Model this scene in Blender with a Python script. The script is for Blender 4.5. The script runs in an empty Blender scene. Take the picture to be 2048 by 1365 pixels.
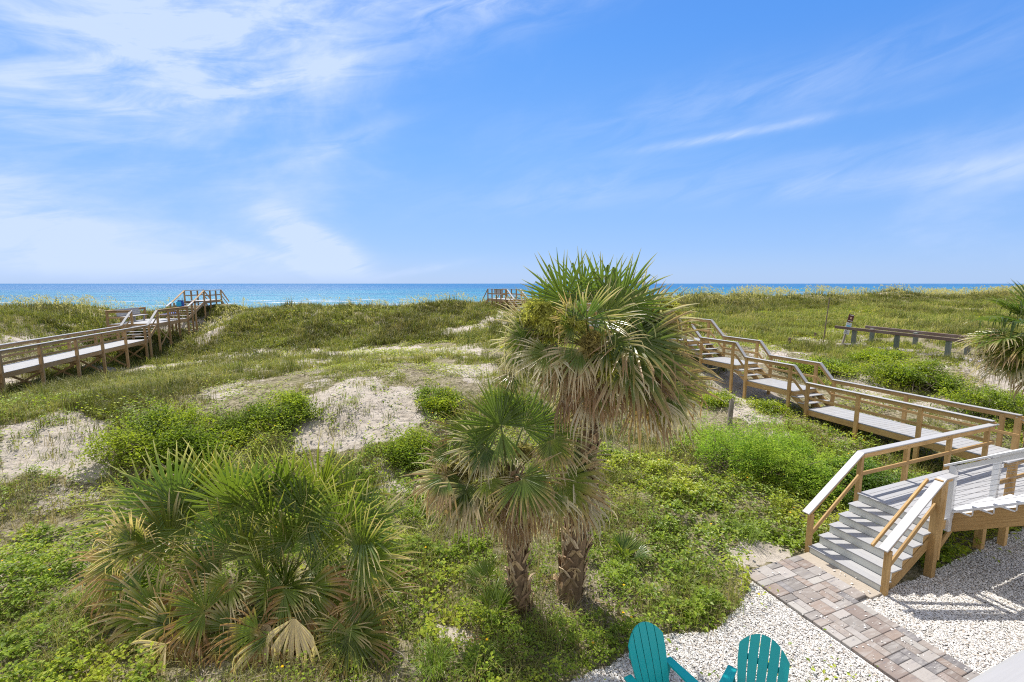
import bpy, math, numpy as np
from mathutils import Vector, Matrix

# ------------------------------------------------------------------ camera, sky, sun, exposure
SC = bpy.context.scene
COL = SC.collection
RNG = np.random.default_rng(7)
R = math.radians
CAM_H, FPX = 5.6, 910.0
PITCH = math.atan(115 / FPX)
cam_data = bpy.data.cameras.new("camera")
cam = bpy.data.objects.new("camera", cam_data)
COL.objects.link(cam)
cam.location = (0, 0, CAM_H)
cam.rotation_euler = (R(90) - PITCH, 0, 0)
cam_data.sensor_width = 36
cam_data.lens = FPX / 2048 * 36
cam_data.clip_start = 0.05
cam_data.clip_end = 60000
SC.camera = cam

SUN_AZ, SUN_EL = R(-24), R(58)
sun_vec = Vector((math.sin(SUN_AZ) * math.cos(SUN_EL), math.cos(SUN_AZ) * math.cos(SUN_EL), math.sin(SUN_EL)))
sl = bpy.data.lights.new("sun", "SUN")
sl.energy = 4.5
sl.angle = R(0.5)
sl.color = (1.0, 0.95, 0.87)
so = bpy.data.objects.new("sun", sl)
so.rotation_euler = (-sun_vec).to_track_quat("-Z", "Y").to_euler()
so.location = (0, 0, 60)
COL.objects.link(so)

SC.view_settings.view_transform = "Standard"
SC.view_settings.look = "None"
SC.view_settings.gamma = 1
SC.view_settings.exposure = 0.6
SC.cycles.max_bounces = 6
SC.cycles.transparent_max_bounces = 4
SC.cycles.use_denoising = False
SC.cycles.pixel_filter_type = "BLACKMAN_HARRIS"
SC.cycles.filter_width = 1.1


class NT:
    """small helper round a node tree"""
    def __init__(self, tree):
        self.t = tree
        tree.nodes.clear()

    def n(self, kind, **kw):
        nd = self.t.nodes.new(kind)
        for k, v in kw.items():
            setattr(nd, k, v)
        return nd

    def put(self, sock, v):
        if isinstance(v, bpy.types.NodeSocket):
            self.t.links.new(v, sock)
        elif v is not None:
            sock.default_value = v

    def math(self, op, a, b=None, c=None, clamp=False):
        m = self.n("ShaderNodeMath", operation=op, use_clamp=clamp)
        for i, v in enumerate((a, b, c)):
            self.put(m.inputs[i], v)
        return m.outputs[0]

    def mix(self, f, a, b, blend="MIX"):
        m = self.n("ShaderNodeMix", data_type="RGBA", blend_type=blend)
        self.put(m.inputs[0], f)
        self.put(m.inputs[6], a)
        self.put(m.inputs[7], b)
        return m.outputs[2]

    def noise(self, vec, scale, detail=4, rough=0.55, dist=0.0):
        m = self.n("ShaderNodeTexNoise")
        self.put(m.inputs["Vector"], vec)
        m.inputs["Scale"].default_value = scale
        m.inputs["Detail"].default_value = detail
        m.inputs["Roughness"].default_value = rough
        m.inputs["Distortion"].default_value = dist
        return m.outputs["Fac"]

    def ramp(self, fac, stops):
        m = self.n("ShaderNodeValToRGB")
        self.put(m.inputs[0], fac)
        e = m.color_ramp.elements
        while len(e) < len(stops):
            e.new(0.5)
        for i, (p, c) in enumerate(stops):
            e[i].position = p
            e[i].color = (*c, 1) if len(c) == 3 else c
        return m.outputs[0]

    def mapr(self, v, a, b, c=0.0, d=1.0, smooth=True):
        m = self.n("ShaderNodeMapRange", interpolation_type="SMOOTHSTEP" if smooth else "LINEAR")
        self.put(m.inputs[0], v)
        for i, x in enumerate((a, b, c, d)):
            m.inputs[i + 1].default_value = x
        return m.outputs[0]

    def combine(self, x, y, z):
        m = self.n("ShaderNodeCombineXYZ")
        for i, v in enumerate((x, y, z)):
            self.put(m.inputs[i], v)
        return m.outputs[0]

    def mapping(self, vec, scale=(1, 1, 1), rot=(0, 0, 0), loc=(0, 0, 0)):
        m = self.n("ShaderNodeMapping")
        self.put(m.inputs[0], vec)
        m.inputs["Scale"].default_value = scale
        m.inputs["Rotation"].default_value = rot
        m.inputs["Location"].default_value = loc
        return m.outputs[0]


def c4(c):
    return (*c, 1.0)


def build_sky():
    w = bpy.data.worlds.new("World")
    SC.world = w
    w.use_nodes = True
    T = NT(w.node_tree)
    sky = T.n("ShaderNodeTexSky", sky_type="NISHITA", sun_disc=False)
    sky.sun_elevation, sky.sun_rotation = SUN_EL, SUN_AZ
    sky.altitude, sky.air_density, sky.dust_density, sky.ozone_density = 0, 1.0, 0.6, 3.0
    tc = T.n("ShaderNodeTexCoord")
    d = tc.outputs["Generated"]
    sp = T.n("ShaderNodeSeparateXYZ")
    T.put(sp.inputs[0], d)
    x, y, z = sp.outputs
    el = T.math("ARCSINE", z)
    az = T.math("ARCTAN2", x, y)
    grad = T.ramp(T.math("DIVIDE", el, 0.9, clamp=True), [(0.0, (3.5, 5.1, 8.0)), (0.08, (2.6, 4.5, 8.2)), (0.28, (1.55, 3.8, 8.3)), (0.5, (0.85, 3.0, 8.0)), (0.75, (0.42, 2.1, 7.0)), (1.0, (0.3, 1.6, 6.0))])
    # deeper blue to the right of the view, away from the sun
    grad = T.mix(T.math("MULTIPLY", T.math("MULTIPLY", T.mapr(az, 0.0, 0.95), T.mapr(el, 0.0, 0.45)), 0.55), grad, c4((0.5, 2.2, 7.0)))
    base = T.mix(0.84, sky.outputs[0], grad)
    # cirrus: noise on the sheet of sky overhead, drawn out along one wind direction
    ca_, sa_ = math.cos(R(13)), math.sin(R(13))
    ss = T.math("ADD", T.math("MULTIPLY", az, ca_), T.math("MULTIPLY", el, sa_))
    tt = T.math("SUBTRACT", T.math("MULTIPLY", el, ca_), T.math("MULTIPLY", az, sa_))
    rot = T.combine(ss, tt, 0.0)
    n1 = T.noise(T.mapping(rot, scale=(1.5, 3.6, 1)), 1.25, 9, 0.60, 0.55)
    n2 = T.noise(T.mapping(rot, scale=(1.6, 2.2, 1), loc=(3.1, 1.7, 0)), 1.4, 6, 0.55, 0.4)
    fine = T.noise(T.mapping(rot, scale=(3.0, 13.0, 1)), 2.0, 8, 0.62, 0.7)
    left = T.mapr(az, 0.15, -0.70)
    body = T.math("ADD", T.math("MULTIPLY", n1, 0.62), T.math("MULTIPLY", n2, 0.42))
    body = T.math("ADD", body, T.math("MULTIPLY", left, 0.19))
    c1 = T.mapr(body, 0.55, 0.92)
    c1 = T.math("MULTIPLY", c1, T.math("ADD", 0.60, T.math("MULTIPLY", fine, 0.6)))

    def streak(a0, e0, ang, ln, wd, amp):
        ca, sa = math.cos(ang), math.sin(ang)
        da, de = T.math("SUBTRACT", az, a0), T.math("SUBTRACT", el, e0)
        s = T.math("ADD", T.math("MULTIPLY", da, ca), T.math("MULTIPLY", de, sa))
        t = T.math("SUBTRACT", T.math("MULTIPLY", de, ca), T.math("MULTIPLY", da, sa))
        t = T.math("ADD", t, T.math("MULTIPLY", T.math("SUBTRACT", n2, 0.5), wd * 1.6))
        q = T.math("ADD", T.math("POWER", T.math("DIVIDE", s, ln), 2.0), T.math("POWER", T.math("ABSOLUTE", T.math("DIVIDE", t, wd)), 2.0))
        g = T.math("EXPONENT", T.math("MULTIPLY", q, -1.0))
        g = T.math("MULTIPLY", g, T.math("ADD", 0.06, T.math("MULTIPLY", T.mapr(T.math("ADD", T.math("MULTIPLY", fine, .75), T.math("MULTIPLY", n1, .45)), .38, .82), 1.35)))
        return T.math("MULTIPLY", g, amp)

    tot = c1
    for s in [(-0.52, 0.332, 0.37, 0.19, 0.010, 0.60), (0.44, 0.272, 0.055, 0.17, 0.008, 0.55), (0.50, 0.33, 0.07, 0.45, 0.045, 0.26),
              (0.66, 0.172, 0.0, 0.34, 0.022, 0.42), (0.62, 0.215, 0.03, 0.3, 0.02, 0.2), (-0.36, 0.262, 0.38, 0.14, 0.018, 0.38), (-0.20, 0.026, 0.18, 0.09, 0.008, 0.6),
              (-0.40, 0.066, -0.62, 0.10, 0.040, 2.2), (-0.47, 0.045, -0.30, 0.13, 0.014, 0.55), (-0.36, 0.035, -0.1, 0.05, 0.018, 0.7),
              (-0.82, 0.085, -0.25, 0.17, 0.055, 0.75), (-0.66, 0.03, -0.05, 0.16, 0.03, 0.5), (-0.72, 0.30, 0.6, 0.24, 0.13, 0.62), (-0.52, 0.41, 0.45, 0.26, 0.09, 0.50),
              (-0.12, 0.53, 0.10, 0.40, 0.045, 0.75), (-0.30, 0.40, 0.3, 0.25, 0.05, 0.3), (0.1, 0.20, 0.12, 0.30, 0.04, 0.22)]:
        tot = T.math("ADD", tot, streak(*s))
    # unseen white cloud added overhead and behind the camera, to lift and neutralise shadows
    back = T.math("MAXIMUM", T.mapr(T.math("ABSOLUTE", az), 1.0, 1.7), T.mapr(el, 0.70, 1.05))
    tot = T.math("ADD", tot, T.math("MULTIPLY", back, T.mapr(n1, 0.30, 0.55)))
    tot = T.math("MINIMUM", tot, 1.0)
    tot = T.math("MULTIPLY", tot, T.mapr(el, -0.01, 0.03))
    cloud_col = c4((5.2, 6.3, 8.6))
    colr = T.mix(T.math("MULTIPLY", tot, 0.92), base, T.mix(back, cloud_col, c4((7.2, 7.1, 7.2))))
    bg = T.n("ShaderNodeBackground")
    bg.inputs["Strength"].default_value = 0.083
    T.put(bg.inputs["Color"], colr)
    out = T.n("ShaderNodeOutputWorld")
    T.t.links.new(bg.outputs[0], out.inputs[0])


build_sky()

# ------------------------------------------------------------------ helpers: view maths, site frame, terrain
CP, SP = math.cos(PITCH), math.sin(PITCH)


def pix(X, Y, Z):
    """photo pixel of a point, used only to look up what kind of ground cover grows there"""
    z = Z - CAM_H
    dep = np.maximum(Y * CP - z * SP, 0.05)
    up = Y * SP + z * CP
    return 1024 + FPX * X / dep, 682.5 - FPX * up / dep


def ray(x, y):
    a, b = (x - 1024) / FPX, (682.5 - y) / FPX
    return a, CP + b * SP, -SP + b * CP


def at_z(x, y, z):
    d = ray(x, y)
    t = (z - CAM_H) / d[2]
    return d[0] * t, d[1] * t, z


def at_y(x, y, Y):
    d = ray(x, y)
    t = Y / d[1]
    return d[0] * t, Y, CAM_H + d[2] * t


# site frame: stairs climb along U, boardwalks run seaward along W, origin at the foot of the front steps
U, W, O = np.array((0.928, 0.371)), np.array((-0.371, 0.928)), np.array((6.20, 8.87))


def su(u, w, z=0.0):
    p = O + U * u + W * w
    return Vector((p[0], p[1], z))


def to_uw(X, Y):
    dx, dy = X - O[0], Y - O[1]
    return dx * U[0] + dy * U[1], dx * W[0] + dy * W[1]


ctrl = []
for x, y, z in [(0, 1365, .25), (300, 1365, .1), (600, 1365, .05), (900, 1365, .05), (0, 1220, .3), (250, 1180, .25), (500, 1280, .1), (830, 1220, .1),
                (1040, 1200, .1), (1140, 1180, .12), (1300, 1100, .12), (1450, 1090, .1), (0, 1060, .55), (200, 1030, .5), (400, 1010, .5),
                (0, 950, 1.05), (200, 930, 1.0), (400, 920, .95), (0, 845, 1.75), (150, 825, 1.75), (330, 800, 1.8), (560, 768, 1.9), (700, 757, 2.0),
                (850, 770, 1.9), (960, 790, 1.5), (640, 990, .4), (850, 960, .5), (720, 890, 1.05), (560, 880, 1.15), (1000, 900, .6), (1640, 880, .45), (1500, 1010, .2),
                (1400, 920, .45), (1300, 900, .5), (1300, 800, 1.1), (1440, 830, .8), (1540, 850, .75), (1750, 790, 1.1), (1850, 822, .95), (1990, 845, .8), (1100, 800, 1.25)]:
    ctrl.append(at_z(x, y, z))
for x, y, Y in [(13, 793, 20.3), (95, 769, 22.5), (163, 757, 25), (214, 739, 27.6), (260, 727, 30.2), (299, 709, 32.8), (322, 695, 34.5), (378, 665, 39.5), (413, 626, 42.5),
                (444, 612, 45), (450, 725, 26), (500, 700, 32), (600, 700, 32), (800, 695, 32), (950, 690, 31), (1000, 650, 37), (1100, 660, 36), (500, 616, 44), (600, 616, 45), (700, 615, 47), (900, 614, 49), (1030, 614, 49),
                (1150, 612, 53), (600, 650, 38), (800, 645, 40), (480, 640, 38), (100, 640, 31), (200, 621, 37), (0, 618, 35), (0, 660, 27), (50, 690, 26),
                (1480, 793, 19), (1583, 828, 16.3), (1425, 742, 21), (1700, 697, 26.8), (1780, 702, 24.8), (1600, 702, 27), (1500, 682, 29), (1600, 650, 40), (1900, 650, 36),
                (1990, 735, 20.5), (1500, 612, 56), (1900, 618, 58), (1400, 597, 61), (1600, 595, 70), (1800, 592, 78), (2048, 588, 90), (2048, 700, 24), (2030, 770, 19), (1380, 690, 26)]:
    ctrl.append(at_y(x, y, Y))
for u, w, z in [(0, 0, 0), (3, 0, .05), (6, 0, .15), (9, 0, .2), (0, -3, 0), (4, -3, 0), (9, -3, 0), (-4, -3, 0), (-3, -1, .02), (0, -8, 0), (8, -8, 0), (-8, -8, 0), (-14, -6, .1), (14, 1, .3), (20, -4, .3), (7.5, 3, .4)]:
    p = su(u, w)
    ctrl.append((p.x, p.y, z))
for u in range(-90, 121, 15):      # seaward side of the dune and the beach
    for w, z in [(51, 2.2), (60, 0.6), (80, -0.2), (115, -1.4), (150, -2.5)]:
        p = su(u, w)
        ctrl.append((p.x, p.y, z))
for u in (-90, -70, -50, -40):
    for w, z in [(42, 3.8), (30, 2.6), (18, 1.6), (8, 1.6), (0, .8), (-10, .3)]:
        p = su(u, w)
        ctrl.append((p.x, p.y, z))
for u in (45, 60, 80, 110):
    for w, z in [(42, 3.8), (28, 2.4), (12, 1.9), (0, 1.0), (-10, .5)]:
        p = su(u, w)
        ctrl.append((p.x, p.y, z))
ctrl = np.array(ctrl)
_cr = 1.2


def _solve():
    P = ctrl[:, :2]
    d = np.sqrt(((P[:, None] - P[None]) ** 2).sum(-1) + _cr ** 2)
    n = len(P)
    A = np.zeros((n + 1, n + 1))
    A[:n, :n] = d - np.eye(n) * 0.12
    A[n, :n] = A[:n, n] = 1
    b = np.zeros(n + 1)
    b[:n] = ctrl[:, 2]
    return np.linalg.solve(A, b)


_w = _solve()


def _hash(i, j, s):
    v = np.sin(i * 127.1 + j * 311.7 + s * 74.7) * 43758.5453
    return v - np.floor(v)


def vnoise(x, y, s=0):
    i, j = np.floor(x), np.floor(y)
    fx, fy = x - i, y - j
    fx, fy = fx * fx * (3 - 2 * fx), fy * fy * (3 - 2 * fy)
    a, b, c, d = _hash(i, j, s), _hash(i + 1, j, s), _hash(i, j + 1, s), _hash(i + 1, j + 1, s)
    return (a * (1 - fx) + b * fx) * (1 - fy) + (c * (1 - fx) + d * fx) * fy


def fbm(x, y, s=0, o=4):
    r, a, t = 0, 0.5, 0
    for k in range(o):
        r = r + a * vnoise(x * 2 ** k, y * 2 ** k, s + k * 3)
        t += a
        a *= 0.5
    return r / t


def terrain(x, y):
    x, y = np.atleast_1d(np.asarray(x, float)), np.atleast_1d(np.asarray(y, float))
    out = np.empty(len(x))
    for k in range(0, len(x), 40000):
        xs, ys = x[k:k + 40000], y[k:k + 40000]
        d = np.sqrt((xs[:, None] - ctrl[None, :, 0]) ** 2 + (ys[:, None] - ctrl[None, :, 1]) ** 2 + _cr ** 2)
        out[k:k + 40000] = d @ _w[:-1] + _w[-1]
    u, w = to_uw(x, y)
    flat = np.clip((w + 0.3) / 2.5, 0, 1)
    flat = np.maximum(flat, np.clip((-2.6 - u) / 2.5, 0, 1))
    nz = (fbm(x * 0.35, y * 0.35, 5) - 0.5) * 0.42 + (fbm(x * 1.7, y * 1.7, 9) - 0.5) * 0.12
    hill = np.clip((w - 25) / 14, 0, 1) * np.clip((70 - w) / 20, 0, 1)
    nz = nz + hill * ((fbm(x * 0.16, y * 0.16, 21) - 0.5) * 1.35 + (fbm(x * .45, y * .45, 33) - .5) * .85)
    return out * np.clip(0.25 + flat, 0, 1) + nz * flat


def at_ground(x, y):
    """where the view ray through a photo pixel meets the land"""
    d = np.array(ray(x, y))
    t = np.geomspace(3, 120, 900)
    P = np.array((0, 0, CAM_H)) + t[:, None] * d
    k = np.argmax(P[:, 2] <= terrain(P[:, 0], P[:, 1]))
    return Vector(P[k])


def ground_at(p):
    return float(terrain([p[0]], [p[1]])[0])


# ------------------------------------------------------------------ helpers: meshes, materials, tagging
def link(o, parent=None):
    COL.objects.link(o)
    if parent is not None:
        o.parent = parent
    return o


def mesh_obj(name, V, faces, m, parent=None, col=None, uv=None, smooth=False, floats=None):
    """V (n,3); faces: list of int arrays (k,3) or (k,4); col (n,3) per vertex; uv (n,2) per vertex"""
    V = np.asarray(V, np.float32)
    me = bpy.data.meshes.new(name)
    faces = [np.asarray(f, np.int32) for f in faces if len(f)]
    nl = sum(f.size for f in faces)
    nf = sum(len(f) for f in faces)
    me.vertices.add(len(V))
    me.vertices.foreach_set("co", V.ravel())
    me.loops.add(nl)
    li = np.concatenate([f.ravel() for f in faces])
    me.loops.foreach_set("vertex_index", li)
    me.polygons.add(nf)
    tot = np.concatenate([np.full(len(f), f.shape[1], np.int32) for f in faces])
    st = np.concatenate([[0], np.cumsum(tot)[:-1]]).astype(np.int32)
    me.polygons.foreach_set("loop_start", st)
    me.polygons.foreach_set("loop_total", tot)
    me.polygons.foreach_set("use_smooth", np.full(nf, smooth, bool))
    if col is not None:
        a = me.attributes.new("Col", "FLOAT_COLOR", "POINT")
        c = np.ones((len(V), 4), np.float32)
        c[:, :3] = col
        a.data.foreach_set("color", c.ravel())
    for k, v in (floats or {}).items():
        a = me.attributes.new(k, "FLOAT", "POINT")
        a.data.foreach_set("value", np.asarray(v, np.float32))
    if uv is not None:
        l = me.uv_layers.new(name="UVMap")
        l.data.foreach_set("uv", np.asarray(uv, np.float32)[li].ravel())
    me.update(calc_edges=True)
    me.validate()
    me.materials.append(m)
    return link(bpy.data.objects.new(name, me), parent)


def tag(o, label=None, category=None, group=None, kind=None):
    for k, v in (("label", label), ("category", category), ("group", group), ("kind", kind)):
        if v:
            o[k] = v
    return o


def thing(name, loc, label, category, group=None):
    e = bpy.data.objects.new(name, None)
    e.location = loc
    e.empty_display_size = 0.2
    link(e)
    return tag(e, label, category, group)


class MB:
    """collects chamfered boards, tubes and loose faces into one mesh"""
    def __init__(self, origin=(0, 0, 0)):
        self.V, self.Q, self.T, self.UV, self.C, self.n = [], [], [], [], [], 0
        self.o = np.array(origin, float)

    def add(self, V, Q=(), T=(), UV=None, C=None):
        V = np.asarray(V, float) - self.o
        self.V.append(V)
        if len(Q):
            self.Q.append(np.asarray(Q) + self.n)
        if len(T):
            self.T.append(np.asarray(T) + self.n)
        self.UV.append(np.zeros((len(V), 2)) if UV is None else UV)
        self.C.append(np.ones((len(V), 3)) if C is None else np.broadcast_to(C, (len(V), 3)))
        self.n += len(V)

    def frame(self, c, ax, sx, ux, L, w, h, ch=0.006, C=None):
        """chamfered box: centre c, unit axes, full sizes"""
        c, ax, sx, ux = (np.array(q, float) for q in (c, ax, sx, ux))
        ch = min(ch, L * .3, w * .3, h * .3)
        hs = np.array((L / 2, w / 2, h / 2))
        A = (ax, sx, ux)
        V, UV, idx = [], [], {}
        off = RNG.random(2) * 20
        for f in range(3):
            for sgn in (-1, 1):
                a, b = (f + 1) % 3, (f + 2) % 3
                for sa in (-1, 1):
                    for sb in (-1, 1):
                        q = np.zeros(3)
                        q[f] = sgn * hs[f]
                        q[a] = sa * (hs[a] - ch)
                        q[b] = sb * (hs[b] - ch)
                        s = [0, 0, 0]
                        s[f], s[a], s[b] = sgn, sa, sb
                        idx[(f, tuple(s))] = len(V)
                        V.append(c + A[0] * q[0] + A[1] * q[1] + A[2] * q[2])
                        UV.append((q[0] + off[0], q[1] + q[2] * 1.3 + off[1]))
        Q, T = [], []
        P4 = [(-1, -1), (1, -1), (1, 1), (-1, 1)]
        for f in range(3):
            for sgn in (-1, 1):
                a, b = (f + 1) % 3, (f + 2) % 3
                q = []
                for sa, sb in P4:
                    s = [0, 0, 0]
                    s[f], s[a], s[b] = sgn, sa, sb
                    q.append(idx[(f, tuple(s))])
                Q.append(q if sgn > 0 else q[::-1])
        for e in range(3):
            a, b = (e + 1) % 3, (e + 2) % 3
            for sa in (-1, 1):
                for sb in (-1, 1):
                    s0, s1 = [0, 0, 0], [0, 0, 0]
                    s0[e], s1[e] = -1, 1
                    s0[a] = s1[a] = sa
                    s0[b] = s1[b] = sb
                    q = [idx[(a, tuple(s0))], idx[(a, tuple(s1))], idx[(b, tuple(s1))], idx[(b, tuple(s0))]]
                    Q.append(q if sa * sb < 0 else q[::-1])
        for s in [(i, j, k) for i in (-1, 1) for j in (-1, 1) for k in (-1, 1)]:
            t = [idx[(0, s)], idx[(1, s)], idx[(2, s)]]
            T.append(t if s[0] * s[1] * s[2] > 0 else t[::-1])
        self.add(V, Q, T, np.array(UV), np.full(3, RNG.uniform(.80, 1.14)) if C is None else C)

    def board(self, p0, p1, w, h, side=None, ch=0.006, C=None):
        """board from p0 to p1: w across (horizontal), h upwards"""
        p0, p1 = np.array(p0, float), np.array(p1, float)
        ax = p1 - p0
        L = np.linalg.norm(ax)
        ax = ax / L
        sx = np.cross((0, 0, 1.0), ax) if side is None else np.array(side, float)
        if np.linalg.norm(sx) < 1e-4:
            sx = np.array((U[0], U[1], 0))
        sx = sx - ax * np.dot(sx, ax)
        sx /= np.linalg.norm(sx)
        ux = np.cross(ax, sx)
        self.frame((p0 + p1) / 2, ax, sx, ux, L, w, h, ch, C)

    def tube(self, pts, rad, n=8, C=None, cap=True):
        pts = np.asarray(pts, float)
        rad = np.broadcast_to(rad, (len(pts),))
        V, Q, T = [], [], []
        tg = np.gradient(pts, axis=0)
        for i, p in enumerate(pts):
            t = tg[i] / (np.linalg.norm(tg[i]) + 1e-9)
            a = np.cross(t, (0.31, 0.93, 0.2) if abs(t[2]) > 0.8 else (0, 0, 1.0))
            a /= np.linalg.norm(a) + 1e-9
            b = np.cross(t, a)
            for k in range(n):
                th = 2 * math.pi * k / n
                V.append(p + (a * math.cos(th) + b * math.sin(th)) * rad[i])
        for i in range(len(pts) - 1):
            for k in range(n):
                Q.append((i * n + k, i * n + (k + 1) % n, (i + 1) * n + (k + 1) % n, (i + 1) * n + k))
        if cap:
            for i, flip in ((0, True), (len(pts) - 1, False)):
                c = len(V)
                V.append(pts[i])
                for k in range(n):
                    q = (i * n + k, i * n + (k + 1) % n, c)
                    T.append(q[::-1] if flip else q)
        self.add(V, Q, T, None, C)

    def prism(self, poly, vec, C=None):
        """polygon (list of 3d points) swept along vec"""
        P = np.asarray(poly, float)
        n = len(P)
        V = np.vstack([P, P + np.array(vec, float)])
        Q = [(i, (i + 1) % n, n + (i + 1) % n, n + i) for i in range(n)]
        c0, c1 = len(V), len(V) + 1
        V = np.vstack([V, P.mean(0)[None], (P + np.array(vec, float)).mean(0)[None]])
        T = [((i + 1) % n, i, c0) for i in range(n)] + [(n + i, n + (i + 1) % n, c1) for i in range(n)]
        d = V - V[0]
        uv = np.stack([d @ np.array((U[0], U[1], 0)) + d @ np.array((W[0], W[1], 0)) * .9, d[:, 2]], 1)
        self.add(V, Q, T, uv, C)

    def build(self, name, m, parent=None, smooth=False, label=None):
        V = np.vstack(self.V)
        fs = []
        if self.Q:
            fs.append(np.vstack(self.Q))
        if self.T:
            fs.append(np.vstack(self.T))
        o = mesh_obj(name, V, fs, m, parent, np.vstack(self.C), np.vstack(self.UV), smooth)
        if label:
            o["label"] = label
        return o


def material(name):
    m = bpy.data.materials.new(name)
    m.use_nodes = True
    T = NT(m.node_tree)
    out = T.n("ShaderNodeOutputMaterial")
    return m, T, out


def principled(T, out, base, rough=0.6, spec=0.3, bump=None, bstr=0.3, bdist=0.02, metal=0.0):
    b = T.n("ShaderNodeBsdfPrincipled")
    T.put(b.inputs["Base Color"], base)
    T.put(b.inputs["Roughness"], rough)
    b.inputs["Specular IOR Level"].default_value = spec
    b.inputs["Metallic"].default_value = metal
    if bump is not None:
        bp = T.n("ShaderNodeBump")
        bp.inputs["Strength"].default_value = bstr
        bp.inputs["Distance"].default_value = bdist
        T.put(bp.inputs["Height"], bump)
        T.t.links.new(bp.outputs[0], b.inputs["Normal"])
    T.t.links.new(b.outputs[0], out.inputs[0])
    return b


def wood_mat(name, light, dark, grey=None, rough=0.65):
    m, T, out = material(name)
    uv = T.n("ShaderNodeUVMap").outputs[0]
    g = T.noise(T.mapping(uv, scale=(0.9, 16, 1)), 2.2, 6, 0.6, 0.6)
    f = T.noise(T.mapping(uv, scale=(5, 120, 1)), 1.0, 3, 0.5)
    c = T.mix(T.mapr(g, 0.3, 0.72), c4(dark), c4(light))
    c = T.mix(T.math("MULTIPLY", T.mapr(f, 0.45, 0.75), 0.35), c, c4([q * 0.55 for q in dark]))
    v = T.n("ShaderNodeTexVoronoi")
    T.put(v.inputs["Vector"], T.mapping(uv, scale=(1.7, 5.5, 1)))
    v.inputs["Scale"].default_value = 1.0
    c = T.mix(T.mapr(v.outputs["Distance"], 0.10, 0.05), c, c4((dark[0] * .35, dark[1] * .3, dark[2] * .3)))
    blot = T.noise(T.n("ShaderNodeTexCoord").outputs["Object"], 0.9, 5, 0.65)
    c = T.mix(T.math("MULTIPLY", T.mapr(blot, 0.4, 0.7), 0.55), c, c4(grey or [q * 1.25 for q in light]))
    c = T.mix(1.0, c, T.n("ShaderNodeAttribute", attribute_name="Col").outputs["Color"], "MULTIPLY")
    principled(T, out, c, rough, 0.25, f, 0.25, 0.004)
    return m


def paint_mat(name, colr, rough=0.5, var=0.12, streak=True, spec=0.35):
    m, T, out = material(name)
    uv = T.n("ShaderNodeUVMap").outputs[0]
    f = T.noise(T.mapping(uv, scale=(3, 90, 1)), 1.0, 4, 0.6)
    b = T.noise(T.n("ShaderNodeTexCoord").outputs["Object"], 1.6, 5, 0.65)
    c = T.mix(T.math("MULTIPLY", T.mapr(f, 0.35, 0.7), var if streak else 0.0), c4(colr), c4([q * 0.6 for q in colr]))
    c = T.mix(T.math("MULTIPLY", T.mapr(b, 0.45, 0.75), var), c, c4((colr[0] * .72, colr[1] * .68, colr[2] * .6)))
    tone = T.mix(0.32, c4((1, 1, 1)), T.n("ShaderNodeAttribute", attribute_name="Col").outputs["Color"])
    c = T.mix(1.0, c, tone, "MULTIPLY")
    principled(T, out, c, rough, spec, f, 0.15, 0.003)
    return m


def foliage_mat(name, trans=0.42, rough=0.45, spec=0.35, boost=(1.25, 1.3, 0.7), gain=(1.28, 1.16, 0.95)):
    m, T, out = material(name)
    a = T.mix(1.0, T.n("ShaderNodeAttribute", attribute_name="Col").outputs["Color"], c4(gain), "MULTIPLY")
    b = T.n("ShaderNodeBsdfPrincipled")
    T.put(b.inputs["Base Color"], a)
    b.inputs["Roughness"].default_value = rough
    b.inputs["Specular IOR Level"].default_value = spec
    t = T.n("ShaderNodeBsdfTranslucent")
    T.put(t.inputs[0], T.mix(1.0, a, c4(boost), "MULTIPLY"))
    x = T.n("ShaderNodeMixShader")
    x.inputs[0].default_value = trans
    T.t.links.new(b.outputs[0], x.inputs[1])
    T.t.links.new(t.outputs[0], x.inputs[2])
    T.t.links.new(x.outputs[0], out.inputs[0])
    return m


def attr_mat(name, rough=0.8, spec=0.2, var=0.25, scale=30):
    m, T, out = material(name)
    a = T.n("ShaderNodeAttribute", attribute_name="Col").outputs["Color"]
    n = T.noise(T.n("ShaderNodeTexCoord").outputs["Object"], scale, 5, 0.6)
    c = T.mix(T.math("MULTIPLY", T.mapr(n, 0.35, 0.7), var), a, T.mix(1.0, a, c4((.45, .42, .38)), "MULTIPLY"))
    principled(T, out, c, rough, spec, n, 0.3, 0.01)
    return m


M_PINE = wood_mat("treated_pine", (0.50, 0.325, 0.135), (0.35, 0.210, 0.080))
M_PINE_OLD = wood_mat("weathered_pine", (0.42, 0.27, 0.125), (0.27, 0.165, 0.070), (0.40, 0.30, 0.18))
M_OLD = wood_mat("old_brown_timber", (0.23, 0.155, 0.125), (0.13, 0.085, 0.07), (0.27, 0.22, 0.20))
M_OLDPOST = wood_mat("grey_green_post", (0.17, 0.20, 0.17), (0.10, 0.12, 0.10), (0.22, 0.22, 0.20))
M_STUMP = wood_mat("driftwood_grey", (0.33, 0.29, 0.25), (0.15, 0.12, 0.10))
M_DECK = paint_mat("grey_deck_board", (0.36, 0.36, 0.365), 0.55, 0.22)
M_CAP = paint_mat("pale_rail_cap", (0.37, 0.365, 0.365), 0.5, 0.16)
M_WHITE = paint_mat("white_paint", (0.62, 0.62, 0.62), 0.4, 0.06)
M_RISER = paint_mat("white_riser", (0.62, 0.62, 0.57), 0.45, 0.10)
M_TEAL = paint_mat("teal_plastic", (0.0, 0.36, 0.36), 0.38, 0.05, spec=0.5)
M_LEAF = foliage_mat("leaf", 0.50, gain=(1.44, 1.45, 1.0))
M_GRASS = foliage_mat("grass_blade", 0.45, 0.55, 0.25, (1.15, 1.18, 0.7), (1.18, 1.22, .92))
M_PALM = foliage_mat("palm_blade", 0.42, 0.34, 0.55, (1.2, 1.28, 0.70), (1.34, 1.32, 1.15))
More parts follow.
